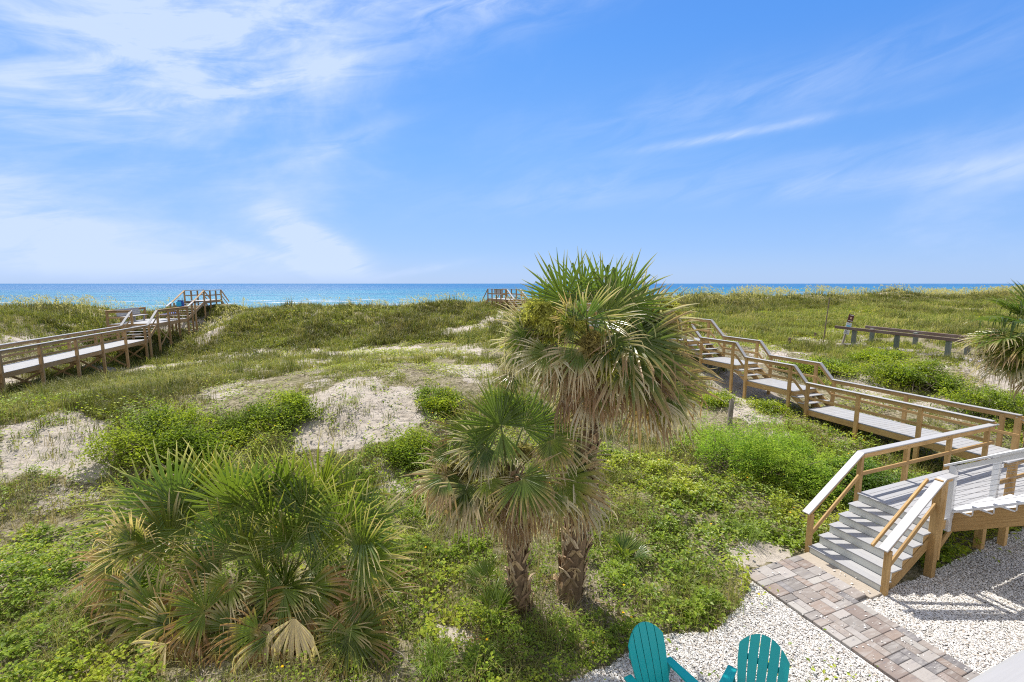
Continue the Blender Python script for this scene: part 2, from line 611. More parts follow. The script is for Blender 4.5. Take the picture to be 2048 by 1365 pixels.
M_TRUNK = attr_mat("palm_trunk", 0.9, 0.1, 0.35, 25)
M_TWIG = attr_mat("twig", 0.9, 0.1, 0.3, 60)
M_LITTER = attr_mat("dry_litter", 0.9, 0.1, 0.3, 20)
M_STEEL = paint_mat("steel_cable", (0.25, 0.25, 0.26), 0.3, 0.05)

# ------------------------------------------------------------------ ground cover look-up
SAND_POLYS = [
    ([(600, 800), (690, 762), (840, 772), (872, 830), (790, 880), (700, 905), (610, 905), (560, 915), (590, 850)], 1.0),
    ([(0, 850), (130, 822), (215, 850), (235, 930), (190, 975), (60, 945), (0, 970)], 0.95),
    ([(225, 755), (330, 715), (480, 702), (700, 694), (970, 694), (965, 712), (760, 728), (520, 738), (330, 752)], 0.80),
    ([(385, 700), (400, 655), (440, 632), (470, 640), (430, 668), (410, 702)], 0.85),
    ([(870, 668), (985, 634), (1000, 612), (1080, 620), (1060, 660), (980, 650), (900, 680)], 0.95),
    ([(1395, 728), (1440, 735), (1570, 800), (1570, 850), (1500, 850), (1430, 800), (1390, 770)], 0.95),
    ([(1490, 690), (1570, 690), (1580, 725), (1510, 730)], 0.7),
    ([(1655, 745), (1720, 735), (1790, 790), (1760, 800), (1680, 770)], 0.8),
    ([(1640, 690), (1655, 655), (1720, 655), (1740, 690), (1690, 700)], 0.75),
    ([(1915, 730), (1960, 712), (2048, 735), (2048, 790), (1960, 775)], 0.8),
    ([(1462, 1100), (1500, 1080), (1570, 1090), (1620, 1110), (1520, 1140), (1480, 1140)], 1.0),
    ([(720, 930), (800, 900), (850, 960), (850, 1010), (780, 980)], 0.7),
    ([(860, 1260), (920, 1265), (960, 1295), (880, 1300)], 0.8),
    ([(1060, 1180), (1160, 1170), (1215, 1210), (1210, 1300), (1120, 1290), (1050, 1240)], 0.25),
    ([(940, 1140), (1010, 1120), (1030, 1200), (950, 1200)], 0.3),
    ([(60, 985), (200, 960), (230, 1000), (120, 1030), (60, 1030)], 0.5),
    ([(400, 770), (540, 755), (470, 800), (400, 800)], 0.55),
    ([(860, 735), (1000, 725), (1010, 765), (930, 765)], 0.7),
    ([(1700, 625), (1790, 640), (1760, 665), (1690, 650)], 0.5),
    ([(300, 1085), (330, 1085), (330, 1120), (300, 1120)], 0.5),
]


def in_poly(px, py, poly):
    r = np.zeros(len(px), bool)
    n = len(poly)
    for i in range(n):
        x0, y0 = poly[i]
        x1, y1 = poly[(i + 1) % n]
        c = (y0 > py) != (y1 > py)
        with np.errstate(divide="ignore", invalid="ignore"):
            r ^= c & (px < (x1 - x0) * (py - y0) / (y1 - y0 + 1e-12) + x0)
    return r


GRAVEL_EDGE = [(900, 1500), (1180, 1362), (1255, 1312), (1330, 1282), (1420, 1252), (1475, 1205), (1500, 1160), (1600, 1130), (1700, 1150), (1770, 1180), (1850, 1140), (1962, 1098), (2048, 1060), (2400, 1020), (2400, 2400), (900, 2400)]


def cover(x, y, z):
    """sand amount 0..1 and gravel mask for ground points"""
    px, py = pix(x, y, z)
    dist = np.sqrt(x * x + y * y) + 1
    j = np.minimum(500 / dist, 45)
    qx = px + (fbm(x * 0.9, y * 0.9, 41) - .5) * j * 1.6 + (fbm(x * 3.5, y * 3.5, 43) - .5) * j * .8
    qy = py + (fbm(x * 0.9, y * 0.9, 47) - .5) * j * .9 + (fbm(x * 3.5, y * 3.5, 49) - .5) * j * .5
    s = np.zeros(len(x))
    for poly, a in SAND_POLYS:
        s = np.maximum(s, in_poly(qx, qy, poly) * a)
    f = fbm(x * 0.55, y * 0.55, 61)
    f2 = fbm(x * 1.9, y * 1.9, 67)
    mid = np.clip((y - 11) / 4, 0, 1)
    s = np.maximum(s, np.clip((f * .55 + f2 * .45 - 0.535) * 8, 0, 1) * mid * 0.80)
    u, w = to_uw(x, y)
    crest = np.exp(-((w - 42) / 3.0) ** 2)
    s = np.maximum(s, crest * np.clip((f2 * .5 + f * .5 - .44) * 8, 0, 1))
    s = np.maximum(s, np.clip((w - 46) / 4, 0, 1))
    s = s * (1 - 0.45 * np.clip((f2 - .52) * 9, 0, 1) * (y > 9))
    g = in_poly(px + (f2 - .5) * 50, py + (f - .5) * 50, GRAVEL_EDGE) & (w < 0.4) & (y < 14)
    g |= (y < 4.5) & (x > 0.6 + (f2 - .5))
    return s, g.astype(float)


# ------------------------------------------------------------------ ground, sea
def axis(parts):
    a = [parts[0][0]]
    for lo, hi, st in parts:
        a += list(np.arange(a[-1] + st, hi + 1e-6, st))
    return np.array(a)


gx = axis([(-420, -120, 20), (-120, -50, 3), (-50, -22, .5), (-22, -9, .18), (-9, 14, .085), (14, 30, .2), (30, 60, .6), (60, 150, 3), (150, 500, 20)])
gy = axis([(-40, -4, 4), (-4, 4, .6), (4, 14, .085), (14, 26, .13), (26, 52, .3), (52, 100, .8), (100, 320, 5)])
GX, GY = np.meshgrid(gx, gy)
fx, fy = GX.ravel(), GY.ravel()
fz = terrain(fx, fy)
_, fw = to_uw(fx, fy)
fz = np.where(fw > 110, -2.5 - (fw - 110) * 0.02, fz)
sand, grav = cover(fx, fy, fz)
rough = (fbm(fx * 7, fy * 7, 81, 3) - .5) * 0.05 * sand * (fy < 26) * (fw < 40)
nx, ny = len(gx), len(gy)
ii = np.arange((ny - 1) * (nx - 1))
r0 = ii // (nx - 1) * nx + ii % (nx - 1)
gq = np.stack([r0, r0 + 1, r0 + nx + 1, r0 + nx], 1)


def ground_mat():
    m, T, out = material("dune_sand")
    tc = T.n("ShaderNodeTexCoord").outputs["Object"]
    s = T.n("ShaderNodeAttribute", attribute_name="sand").outputs["Fac"]
    g = T.n("ShaderNodeAttribute", attribute_name="gravel").outputs["Fac"]
    n1 = T.noise(tc, 1.3, 6, 0.65)
    n2 = T.noise(tc, 9, 6, 0.65)
    n3 = T.noise(tc, 55, 4, 0.6)
    sandc = T.mix(T.mapr(n1, 0.3, 0.7), c4((0.37, 0.325, 0.27)), c4((0.47, 0.42, 0.36)))
    sandc = T.mix(T.math("MULTIPLY", T.mapr(n2, 0.52, 0.74), 0.35), sandc, c4((0.30, 0.25, 0.20)))
    soil = T.mix(T.mapr(n2, 0.35, 0.68), c4((0.13, 0.115, 0.06)), c4((0.36, 0.31, 0.22)))
    soil = T.mix(T.math("MULTIPLY", T.mapr(n1, 0.4, 0.7), 0.5), soil, c4((0.13, 0.135, 0.04)))
    f = T.mapr(T.math("ADD", s, T.math("MULTIPLY", T.math("SUBTRACT", n2, 0.5), 0.8)), 0.36, 0.52)
    c = T.mix(f, soil, sandc)
    v = T.n("ShaderNodeTexVoronoi")
    T.put(v.inputs["Vector"], tc)
    v.inputs["Scale"].default_value = 38
    gr = T.ramp(T.n("ShaderNodeSeparateColor").outputs[0] if False else v.outputs["Distance"], [(0.0, (.60, .57, .53)), (0.45, (.50, .47, .43)), (0.75, (.24, .22, .19))])
    c = T.mix(T.mapr(g, 0.4, 0.6), c, gr)
    n4 = T.noise(tc, 4.0, 3, 0.5, 0.6)
    fp = T.n("ShaderNodeTexVoronoi", feature="SMOOTH_F1")
    T.put(fp.inputs["Vector"], T.mapping(tc, scale=(2.6, 3.4, 1)))
    fp.inputs["Scale"].default_value = 1.0
    n4 = T.math("ADD", n4, T.math("MULTIPLY", T.mapr(fp.outputs["Distance"], 0.0, 0.42), 0.55))
    h = T.math("ADD", T.math("ADD", T.math("MULTIPLY", n2, 0.9), T.math("MULTIPLY", n4, 1.2)), T.math("MULTIPLY", n3, 0.30))
    principled(T, out, c, 0.95, 0.1, h, 0.8, 0.09)
    return m


g_ob = mesh_obj("ground", np.stack([fx, fy, fz + rough], 1), [gq], ground_mat(), smooth=True, floats={"sand": sand, "gravel": grav})
tag(g_ob, "pale dune sand and soil under the grass and ground cover", "ground", kind="structure")


def sea_mat():
    m, T, out = material("sea_water")
    tc = T.n("ShaderNodeTexCoord").outputs["Object"]
    rt = T.mapping(tc, rot=(0, 0, R(-21.8)))
    n0 = T.noise(T.mapping(rt, scale=(0.012, 0.045, 1)), 1.0, 5, 0.65)
    n1 = T.noise(T.mapping(rt, scale=(0.09, 0.30, 1)), 1.0, 6, 0.7)
    n2 = T.noise(T.mapping(rt, scale=(0.45, 1.1, 1)), 1.0, 5, 0.7)
    sp = T.n("ShaderNodeSeparateXYZ")
    T.put(sp.inputs[0], rt)
    ds = sp.outputs[1]
    far = T.mapr(ds, 150, 900)
    c = T.mix(far, c4((0.006, 0.170, 0.260)), c4((0.002, 0.098, 0.255)))
    c = T.mix(T.math("MULTIPLY", T.mapr(n0, 0.44, 0.58), 0.65), c, c4((0.002, 0.075, 0.19)))
    # breaking lines near the beach
    band = T.math("MULTIPLY", T.mapr(ds, 300, 150), T.mapr(T.math("ADD", T.math("MULTIPLY", n0, .8), T.math("MULTIPLY", n1, .6)), 0.74, 0.82))
    c = T.mix(T.math("MULTIPLY", band, 0.9), c, c4((0.75, 0.78, 0.78)))
    h = T.math("ADD", T.math("MULTIPLY", n1, 1.3), T.math("MULTIPLY", n2, 0.55))
    b = principled(T, out, c, 0.25, 0.5, h, 1.0, 0.6)
    b.inputs["IOR"].default_value = 1.08
    gl = T.n("ShaderNodeBsdfGlossy", distribution="BECKMANN")
    gl.inputs["Roughness"].default_value = 0.42
    gl.inputs["Color"].default_value = (0.04, 0.04, 0.04, 1)
    n5 = T.noise(T.mapping(rt, scale=(0.20, 0.55, 1)), 1.0, 4, 0.75)
    bp = T.n("ShaderNodeBump")
    bp.inputs["Distance"].default_value = 1.1
    T.put(bp.inputs["Height"], T.math("ADD", n5, T.math("MULTIPLY", n2, 0.35)))
    T.t.links.new(bp.outputs[0], gl.inputs["Normal"])
    ad = T.n("ShaderNodeAddShader")
    T.t.links.new(b.outputs[0], ad.inputs[0])
    T.t.links.new(gl.outputs[0], ad.inputs[1])
    T.t.links.new(ad.outputs[0], out.inputs[0])
    return m


sx = [-30000, 30000]
sp0, sp1 = su(0, 88), su(0, 40000)
dU = np.array((U[0], U[1], 0))
quad = [np.array((sp0.x, sp0.y, -1.3)) - dU * 42000, np.array((sp0.x, sp0.y, -1.3)) + dU * 42000, np.array((sp1.x, sp1.y, -1.3)) + dU * 42000, np.array((sp1.x, sp1.y, -1.3)) - dU * 42000]
sea = mesh_obj("sea", quad, [np.array([[0, 1, 2, 3]])], sea_mat())
tag(sea, "bright blue sea with sun glitter out to the horizon", "sea", kind="structure")
# ------------------------------------------------------------------ paver path, pad, shell gravel
def build_path():
    mb = MB()
    cell = 0.153
    cu, cw = 8, 40                      # path cells across and along
    occ = np.zeros((cu, cw + 4), int)
    palette = [(.26, .225, .20), (.205, .165, .145), (.31, .285, .265), (.165, .155, .155), (.24, .19, .16), (.33, .31, .285), (.22, .20, .185)]
    rng = np.random.default_rng(11)
    for j in range(cw):
        for i in range(cu):
            if occ[i, j]:
                continue
            opts = [(2, 1), (1, 2), (2, 2), (2, 2), (3, 2), (2, 1)]
            rng.shuffle(opts)
            for a, b in opts + [(1, 1)]:
                if i + a <= cu and not occ[i:i + a, j:j + b].any():
                    break
            occ[i:i + a, j:j + b] = 1
            u0, u1 = -1.87 + i * cell, -1.87 + (i + a) * cell
            w1, w0 = 0.0 - j * cell - 0.0, 0.0 - (j + b) * cell
            c = su((u0 + u1) / 2, (w0 + w1) / 2, 0.03 + rng.normal() * .0015)
            col = np.array(palette[rng.integers(len(palette))]) * rng.uniform(.85, 1.15)
            mb.frame(c, (U[0], U[1], rng.normal() * .004), (W[0], W[1], rng.normal() * .004), (0, 0, 1), u1 - u0 - .007, w1 - w0 - .007, .06, .007, col)
    wv = 0.0
    while wv > -1.30:                   # a last course of pavers beside the poured strip
        ln = rng.choice([.153, .23, .306])
        ln = min(ln, wv + 1.37)
        col = np.array(palette[rng.integers(len(palette))]) * rng.uniform(.85, 1.15)
        mb.frame(su(-.645 + .15, wv - ln / 2, .03), (U[0], U[1], 0), (W[0], W[1], 0), (0, 0, 1), .293, ln - .007, .06, .007, col)
        wv -= ln
    m, T, out = material("concrete_pavers")
    a = T.n("ShaderNodeAttribute", attribute_name="Col").outputs["Color"]
    uv = T.n("ShaderNodeUVMap").outputs[0]
    n = T.noise(T.mapping(uv, scale=(2.2, 11, 1)), 1.2, 6, 0.65, 0.5)
    b2 = T.noise(T.n("ShaderNodeTexCoord").outputs["Object"], 45, 4, 0.6)
    c = T.mix(T.math("MULTIPLY", T.mapr(n, 0.46, 0.66), 0.55), a, c4((.36, .34, .32)))
    c = T.mix(T.math("MULTIPLY", T.mapr(n, 0.45, 0.28), 0.75), c, c4((.155, .15, .165)))
    c = T.mix(T.math("MULTIPLY", T.mapr(b2, 0.5, 0.7), 0.25), c, c4((.2, .17, .15)))
    principled(T, out, c, 0.85, 0.2, b2, 0.3, 0.004)
    p = mb.build("path", m)
    tag(p, "path of taupe and grey concrete pavers leading to the front steps", "path", kind="structure")
    pad = MB()
    pad.frame(su(-.17, -.68, .012), (U[0], U[1], 0), (W[0], W[1], 0), (0, 0, 1), .34, 1.38, .06, .006)
    pd = pad.build("concrete_pad", paint_mat("poured_concrete", (.40, .345, .28), .85, .6))
    tag(pd, "narrow pale concrete strip between the paver path and bottom step", "concrete pad", kind="structure")
    bed = MB()
    bed.frame(su(-1.26, -3.0, -.035), (U[0], U[1], 0), (W[0], W[1], 0), (0, 0, 1), 1.24, 6.0, .07, .004)
    bd = bed.build("path_bed", attr_mat("sandy_joint", .95, .1, .3), label=None)
    tag(bd, "sandy joint bed under the pavers of the path", "path bed", kind="structure")


build_path()


def flakes(n, fn, size, seed):
    pass


def build_gravel():
    rng = np.random.default_rng(5)
    n = 470000
    x = rng.uniform(0.2, 13.5, n)
    y = rng.uniform(4.0, 10.6, n)
    z = terrain(x, y)
    _, g = cover(x, y, z)
    u, w = to_uw(x, y)
    onpath = (u > -1.89) & (u < -.61) & (w < .02) | (u > -.63) & (u < 0.02) & (w > -1.37) & (w < .03)
    px, py = pix(x, y, z)
    vis = (py < 1420) & (px < 2140)
    lim = np.clip(1.15 - .03 * (y - 4), .6, 1)
    k = (g > .5) & ~(onpath & (rng.random(n) > .012)) & vis
    k &= rng.random(n) < np.where(y > 7.6, .75, 1.0)
    x, y, z, on = x[k], y[k], z[k], onpath[k]
    n = len(x)
    z = z + rng.uniform(.004, .022, n) + on * .055
    s = rng.gamma(5, .0029, n).clip(.007, .030)
    a = rng.uniform(0, 2 * np.pi, n)
    tilt = rng.normal(0, .22, (n, 2))
    d1 = np.stack([np.cos(a), np.sin(a), tilt[:, 0]], 1)
    d2 = np.stack([-np.sin(a), np.cos(a), tilt[:, 1]], 1)
    P = np.stack([x, y, z], 1)
    V = np.empty((n, 5, 3))
    s1, s2 = s[:, None], (s * rng.uniform(.5, .85, n))[:, None]
    V[:, 0] = P - d1 * s1
    V[:, 1] = P - d2 * s2
    V[:, 2] = P + d1 * s1
    V[:, 3] = P + d2 * s2
    V[:, 4] = P + np.array((0, 0, 1.0)) * s[:, None] * .45
    b = np.arange(n)[:, None] * 5
    T3 = np.concatenate([b + np.array(t) for t in ((0, 1, 4), (1, 2, 4), (2, 3, 4), (3, 0, 4))])
    base = np.array([(.68, .66, .63), (.58, .555, .51), (.46, .40, .33), (.76, .74, .72), (.33, .28, .24)])
    c = base[rng.choice(5, n, p=[.44, .25, .08, .20, .03])] * rng.uniform(.82, 1.08, (n, 1))
    o = mesh_obj("shell_gravel", V.reshape(-1, 3), [T3], attr_mat("shell_chips", .7, .25, .2, 60), col=np.repeat(c, 5, 0))
    tag(o, "white crushed shell gravel spread round the paver path", "gravel", kind="stuff")


build_gravel()

# ------------------------------------------------------------------ boardwalks and stairs
UP = np.array((0, 0, 1.0))
Uv, Wv = Vector((U[0], U[1], 0)), Vector((W[0], W[1], 0))


def v3(*a):
    return Vector(a)


class Rig:
    """boards given in site-frame (u, w, z), built as children of one thing"""
    def __init__(self, root, skew=0.0):
        self.root = root
        self.loc = root.location
        self.skew = skew

    def P(self, u, w, z=0.0):
        return su(u + self.skew * (w - 20.7), w, z)

    def mb(self):
        return MB(self.loc)

    def post(self, u, w, z0, z1, s=.09, m=M_PINE, name="post", bolts=True):
        b = self.mb()
        b.board(self.P(u, w, z0), self.P(u, w, z1), s, s, side=Uv, ch=.006)
        return b.build(name, m, self.root)

    def rail(self, a, b, w=.04, h=.09, m=M_PINE, name="rail"):
        q = self.mb()
        q.board(self.P(*a), self.P(*b), w, h)
        return q.build(name, m, self.root)

    def cap(self, a, b, m=M_CAP, w=.14, h=.028):
        return self.rail(a, b, w, h, m, "rail_cap")

    def deck(self, u0, u1, w0, w1, z, along="u", m=M_DECK, name="deck", bw=.139, th=.026):
        q = self.mb()
        if along == "u":
            n = max(1, round((w1 - w0) / bw))
            d = (w1 - w0) / n
            for i in range(n):
                c = w0 + (i + .5) * d
                q.board(self.P(u0, c, z - th / 2), self.P(u1, c, z - th / 2), d - .006, th, ch=.003)
        else:
            n = max(1, round((u1 - u0) / bw))
            d = (u1 - u0) / n
            for i in range(n):
                c = u0 + (i + .5) * d
                q.board(self.P(c, w0, z - th / 2), self.P(c, w1, z - th / 2), d - .006, th, ch=.003)
        return q.build(name, m, self.root)

    def joist(self, a, b, h=.19, m=M_PINE, name="fascia"):
        return self.rail(a, b, .04, h, m, name)


def front_boardwalk():
    r = Rig(thing("boardwalk", su(4, -.6, 0), "new golden timber boardwalk with white front steps, climbing from paver path to dune crest", "boardwalk", "timber boardwalks over the dunes"))
    Z, RS, TR = 1.08, .18, .29
    # front flight: six risers
    for i in range(6):
        u = i * TR
        q = r.mb()
        q.board(su(u + .01, -1.325, (i + .5) * RS - .013), su(u + .01, -.005, (i + .5) * RS - .013), .02, RS - .026, side=Uv, ch=.002)
        q.build("riser", M_RISER, r.root)
        if i < 5:
            q = r.mb()
            for k in range(2):
                c = u - .025 + (k + .5) * .157
                q.board(su(c, -1.345, (i + 1) * RS - .013), su(c, .012, (i + 1) * RS - .013), .155, .026, ch=.003)
            q.build("tread", M_DECK, r.root)
    for w in (-1.30, -.03):              # closed stringers under the treads
        poly = [su(.04, w, -.02)]
        for i in range(6):
            poly += [su(.03 + i * TR, w, (i + 1) * RS - .03), su(.03 + min((i + 1) * TR, 5 * TR), w, (i + 1) * RS - .03)]
        poly = [su(.025, w, 0.0)]
        for i in range(5):
            poly += [su(.025 + i * TR, w, (i + 1) * RS - .028), su(.02 + (i + 1) * TR, w, (i + 1) * RS - .028)]
        top = su(.02 + 5 * TR, w, 5 * RS - .028)
        poly = poly[:-1] + [top, su(.02 + 5 * TR, w, 4 * RS - .16), su(.30, w, -.02)]
        # convex-safe: build as saw-tooth triangles over a board
        q = r.mb()
        q.board(su(.10, w, -.075), su(.05 + 5 * TR, w, -.09 + 5 * RS - .09), .04, .20)
        for i in range(5):
            q.prism([su(.025 + i * TR, w - .019, i * RS + .0), su(.025 + i * TR, w - .019, (i + 1) * RS - .028), su(.015 + (i + 1) * TR, w - .019, (i + 1) * RS - .028)], Wv * .038)
        q.build("stringer", M_PINE, r.root)
    # landing
    r.deck(1.425, 8.15, -1.345, .02, Z, "u", bw=.137)
    r.joist((1.47, .0, Z - .125), (6.83, .0, Z - .125))
    r.joist((1.47, -1.31, Z - .125), (9.0, -1.31, Z - .125))
    r.joist((1.472, -1.28, Z - .145), (1.472, -.03, Z - .145), .16)
    # front flight railings
    CZ = 1.98
    for w, uend in ((.045, 1.46), (-1.375, 1.46)):
        r.post(.03, w, -.05, .86)
        r.cap((-.14, w, .905), (1.47, w, CZ), w=.15)
        r.rail((-.06, w, .84), (1.45, w, CZ - .085), .038, .10, name="rail")
        r.rail((.02, w + (.03 if w < 0 else -.03), .43), (1.42, w + (.03 if w < 0 else -.03), 1.47), .038, .085, name="mid_rail")
    r.rail((-.16, -1.21, .905), (1.34, -1.21, 1.91), .045, .06, name="handrail")
    r.post(1.50, .05, 0, CZ - .02)
    r.post(1.44, -1.36, -.1, CZ - .02, .13)
    r.rail((1.47, -1.37, CZ - .06), (1.80, -1.37, CZ - .06), .038, .10)
    r.cap((1.46, -1.375, CZ), (1.84, -1.375, CZ), w=.15)
    r.post(1.62, -1.36, .3, CZ - .02, .07)
    # brace under the landing
    r.rail((1.5, -1.30, .25), (2.35, -1.30, .95), .04, .12, name="brace")
    # back rail of the landing
    r.cap((1.46, .045, CZ), (6.90, .045, CZ), w=.15)
    r.rail((1.46, .03, CZ - .075), (6.80, .03, CZ - .075), .04, .12)
    r.rail((1.50, .02, Z + .42), (6.85, .02, Z + .42), .04, .085, name="mid_rail")
    for u in (3.15, 4.85, 6.55):
        r.post(u, .05, 0, CZ - .02)
    # near rail of the landing, right of the house stairs
    r.cap((3.72, -1.34, CZ - .04), (9.4, -1.34, CZ - .04), w=.15)
    r.rail((3.75, -1.36, CZ - .11), (9.4, -1.36, CZ - .11), .04, .10)
    r.rail((3.60, -1.32, Z + .42), (9.4, -1.32, Z + .42), .04, .085, name="mid_rail")
    for u in (4.15, 6.1, 8.1):
        r.post(u, -1.33, .0, CZ - .05, .12)
    for u, w in ((3.55, -1.2), (5.6, -1.2)):
        r.post(u, w, 0, Z - .03, .14, name="pile")
    # walkway A, then steps and decks B, C, D to the crest
    L, Rr = 6.85, 8.15
    segs = [(.02, 5.05, 1.08), (5.60, 7.70, 1.62), (8.25, 10.20, 2.16), (11.05, 20.4, 2.86), (21.2, 33.2, 3.20)]
    for k, (w0, w1, z) in enumerate(segs):
        r.deck(L, Rr, w0, w1, z, "u")
        r.joist((L + .02, w0, z - .125), (L + .02, w1, z - .125), .19)
        r.joist((Rr - .02, w0, z - .125), (Rr - .02, w1, z - .125), .19)
        if k + 1 < len(segs):
            nw, nz = segs[k + 1][0], segs[k + 1][2]
        else:
            nw, nz = 35.0, 4.05
        nr = round((nz - z) / .175)
        rs = (nz - z) / nr
        for i in range(1, nr):
            c = w1 + (i - .5) * (nw - w1) / (nr - 1) if nr > 1 else w1
            q = r.mb()
            td = (nw - w1) / (nr - 1)
            for kk in range(2):
                cc = w1 + (i - 1) * td + (kk + .5) * td * .55
                q.board(su(L - .03, cc, z + i * rs - .013), su(Rr + .03, cc, z + i * rs - .013), td * .53, .03, ch=.003)
            q.build("step", M_DECK, r.root)
        for u in (L + .03, (L + Rr) / 2, Rr - .03):
            r.rail((u, w1 - .05, z - .04), (u, nw + .02, nz - .16), .04, .20, name="stringer")
        q = r.mb()
        q.board(su(L + .03, nw + .01, nz - .10), su(Rr - .03, nw + .01, nz - .10), .03, .12, side=Wv)
        q.build("riser", M_PINE, r.root)
        for side, uu in (("l", L - .05), ("r", Rr + .05)):
            ws = [w0 + .12, w1 - .04]
            n = max(2, int(round((w1 - w0) / 2.3)) + 1)
            ws = np.linspace(w0 + (.12 if k else 1.6 if side == "l" else .4), w1 - .04, n if k else 3)
            for w in ws:
                g = ground_at(su(uu, w)) - .2
                r.post(uu, w, min(g, z - .4), z + .93, .10)
            inn = .05 if side == "l" else -.05
            r.cap((uu, w0 - (.05 if k else -.03), z + .98), (uu, w1 + .02, z + .98))
            r.rail((uu + inn * .2, w0 - .02, z + .905), (uu + inn * .2, w1, z + .905), .04, .12)
            r.rail((uu + inn, w0, z + .42), (uu + inn, w1, z + .42), .04, .085, name="mid_rail")
            r.cap((uu, w1 + .01, z + .985), (uu, nw - .04, nz + .985))
            r.rail((uu + inn * .2, w1, z + .90), (uu + inn * .2, nw - .02, nz + .905), .04, .11)
            r.rail((uu + inn, w1, z + .42), (uu + inn, nw, nz + .42), .04, .085, name="mid_rail")
    # stairs falling away to the right beside the walkway corner
    r.post(8.2, .1, 0, 2.0, .12)
    r.rail((8.2, .1, 1.95), (8.55, -1.0, 1.35), .04, .10)
    r.cap((8.2, .15, 2.0), (8.6, -1.1, 1.37))
    # crest platform
    P0, P1, PZ = 35.0, 40.4, 4.05
    r.deck(6.7, 8.3, P0, P1, PZ, "u")
    for u in (6.68, 8.32):
        r.joist((u, P0, PZ - .15), (u, P1, PZ - .15), .24, M_PINE_OLD)
        for w in np.linspace(P0 + .05, P1 - .05, 5):
            r.post(u, w, ground_at(su(u, w)) - .3, PZ + .95, .11, M_PINE_OLD)
        r.rail((u, P0, PZ + .98), (u, P1, PZ + .98), .13, .05, M_PINE_OLD)
        r.rail((u, P0, PZ + .50), (u, P1, PZ + .50), .04, .11, M_PINE_OLD, "mid_rail")
        r.rail((u, P1, PZ + .95), (u, P1 + 1.9, PZ - .3), .06, .11, M_PINE_OLD)
        r.rail((u, P1, PZ - .1), (u, P1 + 2.2, PZ - 1.4), .05, .2, M_PINE_OLD, "stringer")
        for a, b in ((0, 1), (1, 2), (2, 3)):
            w0, w1 = np.linspace(P0, P1, 5)[[a, b]]
            r.rail((u, w0, PZ - .3), (u, w1, PZ - 1.1), .04, .08, M_PINE_OLD, "brace")
    q = r.mb()
    q.board(su(6.78, 36.0, PZ + .45), su(6.78, 38.4, PZ + .45), .4, .05)
    q.board(su(6.70, 36.0, PZ + .75), su(6.70, 38.4, PZ + .75), .04, .45)
    q.build("bench", M_CAP, r.root)


front_boardwalk()


def house_stairs():
    r = Rig(thing("house_staircase", su(2.6, -1.5, 0), "white house stairs with saw-tooth timber stringer and steel cable railing", "staircase"))
    U0, U1, Z0, RS, TR = 2.0, 3.32, 1.08, .185, .28
    n = 14
    for i in range(n):
        w = -1.36 - i * TR
        z = Z0 + (i + 1) * RS
        q = r.mb()
        for k in range(2):
            q.board(su(U0 - .03, w - (k + .5) * .145 + .01, z - .013), su(U1 + .03, w - (k + .5) * .145 + .01, z - .013), .143, .028, ch=.003)
        q.build("tread", M_WHITE, r.root)
        q = r.mb()
        q.board(su(U0 - .022, w - .01, z - RS / 2 - .013), su(U1 + .022, w - .01, z - RS / 2 - .013), .018, RS - .03, side=Wv, ch=.002)
        q.build("riser", M_WHITE, r.root)
    for u in (U0 + .01, U1 - .03):
        q = r.mb()
        q.board(su(u, -1.32, Z0 - .14), su(u, -1.36 - n * TR, Z0 - .14 + n * RS), .04, .30)
        for i in range(n):
            w = -1.365 - i * TR
            z = Z0 + (i + 1) * RS - .03
            q.prism([su(u - .019, w - .02, z - RS), su(u - .019, w - .02, z), su(u - .019, w - TR - .015, z)], Uv * .038)
        q.build("stringer", M_PINE, r.root)
    r.post(3.2, -5.0, 0, Z0 + 1.9, .12, name="pile")
    for u, w0 in ((1.92, -1.33), (3.38, -1.38)):
        for k in range(3):
            w = w0 - k * 1.75
            z = Z0 + max(0, (-1.36 - w)) / TR * RS
            q = r.mb()
            lo = z - (.26 if k == 0 and u < 2 else .1)
            q.board(su(u, w, lo), su(u, w, z + 1.06), .10, .10, side=Uv, ch=.004)
            q.build("post", M_WHITE, r.root)
        L = 12 * TR
        za = Z0 + 1.10
        r.rail((u, w0 + .13, za - .13 / TR * RS), (u, w0 - L, za + L / TR * RS), .13, .04, M_WHITE, "handrail")
        r.rail((u, w0 - .04, za - .07), (u, w0 - L, za - .07 + L / TR * RS), .04, .08, M_WHITE, "rail")
        q = r.mb()
        q.board(su(u, w0 - .05, Z0 + .14), su(u, w0 - L, Z0 + .14 + L / TR * RS), .03, .04)
        q.build("rail", M_WHITE, r.root)
        for k in range(8):
            z = Z0 + .24 + k * .098
            q = r.mb()
            q.tube([su(u, w0, z), su(u, w0 - L, z + L / TR * RS)], .0032, 5)
            q.build("cable", M_STEEL, r.root)


house_stairs()


def balcony():
    p = Vector((.80, .68, 0))
    r = thing("balcony_railing", (.8, .6, 3.9), "pale grey balcony rail cap close to the viewer at lower right", "railing")
    n = Vector((.371, -.928, 0))
    mb = MB(r.location)
    a, b = p - Uv * 1.2 + n * .075, p + Uv * 3.2 + n * .075
    mb.board((a.x, a.y, 4.96), (b.x, b.y, 4.96), .15, .04, ch=.008)
    mb.build("rail_cap", M_CAP, r)
    mb = MB(r.location)
    mb.board((a.x, a.y, 4.88), (b.x, b.y, 4.88), .04, .10)
    mb.build("rail", M_WHITE, r)
    for t in (.0, 1.5, 3.1):
        mb = MB(r.location)
        q = p + Uv * (t + .3) + n * .075
        mb.board((q.x, q.y, 3.9), (q.x, q.y, 4.83), .09, .09, side=Uv)
        mb.build("post", M_WHITE, r)


balcony()


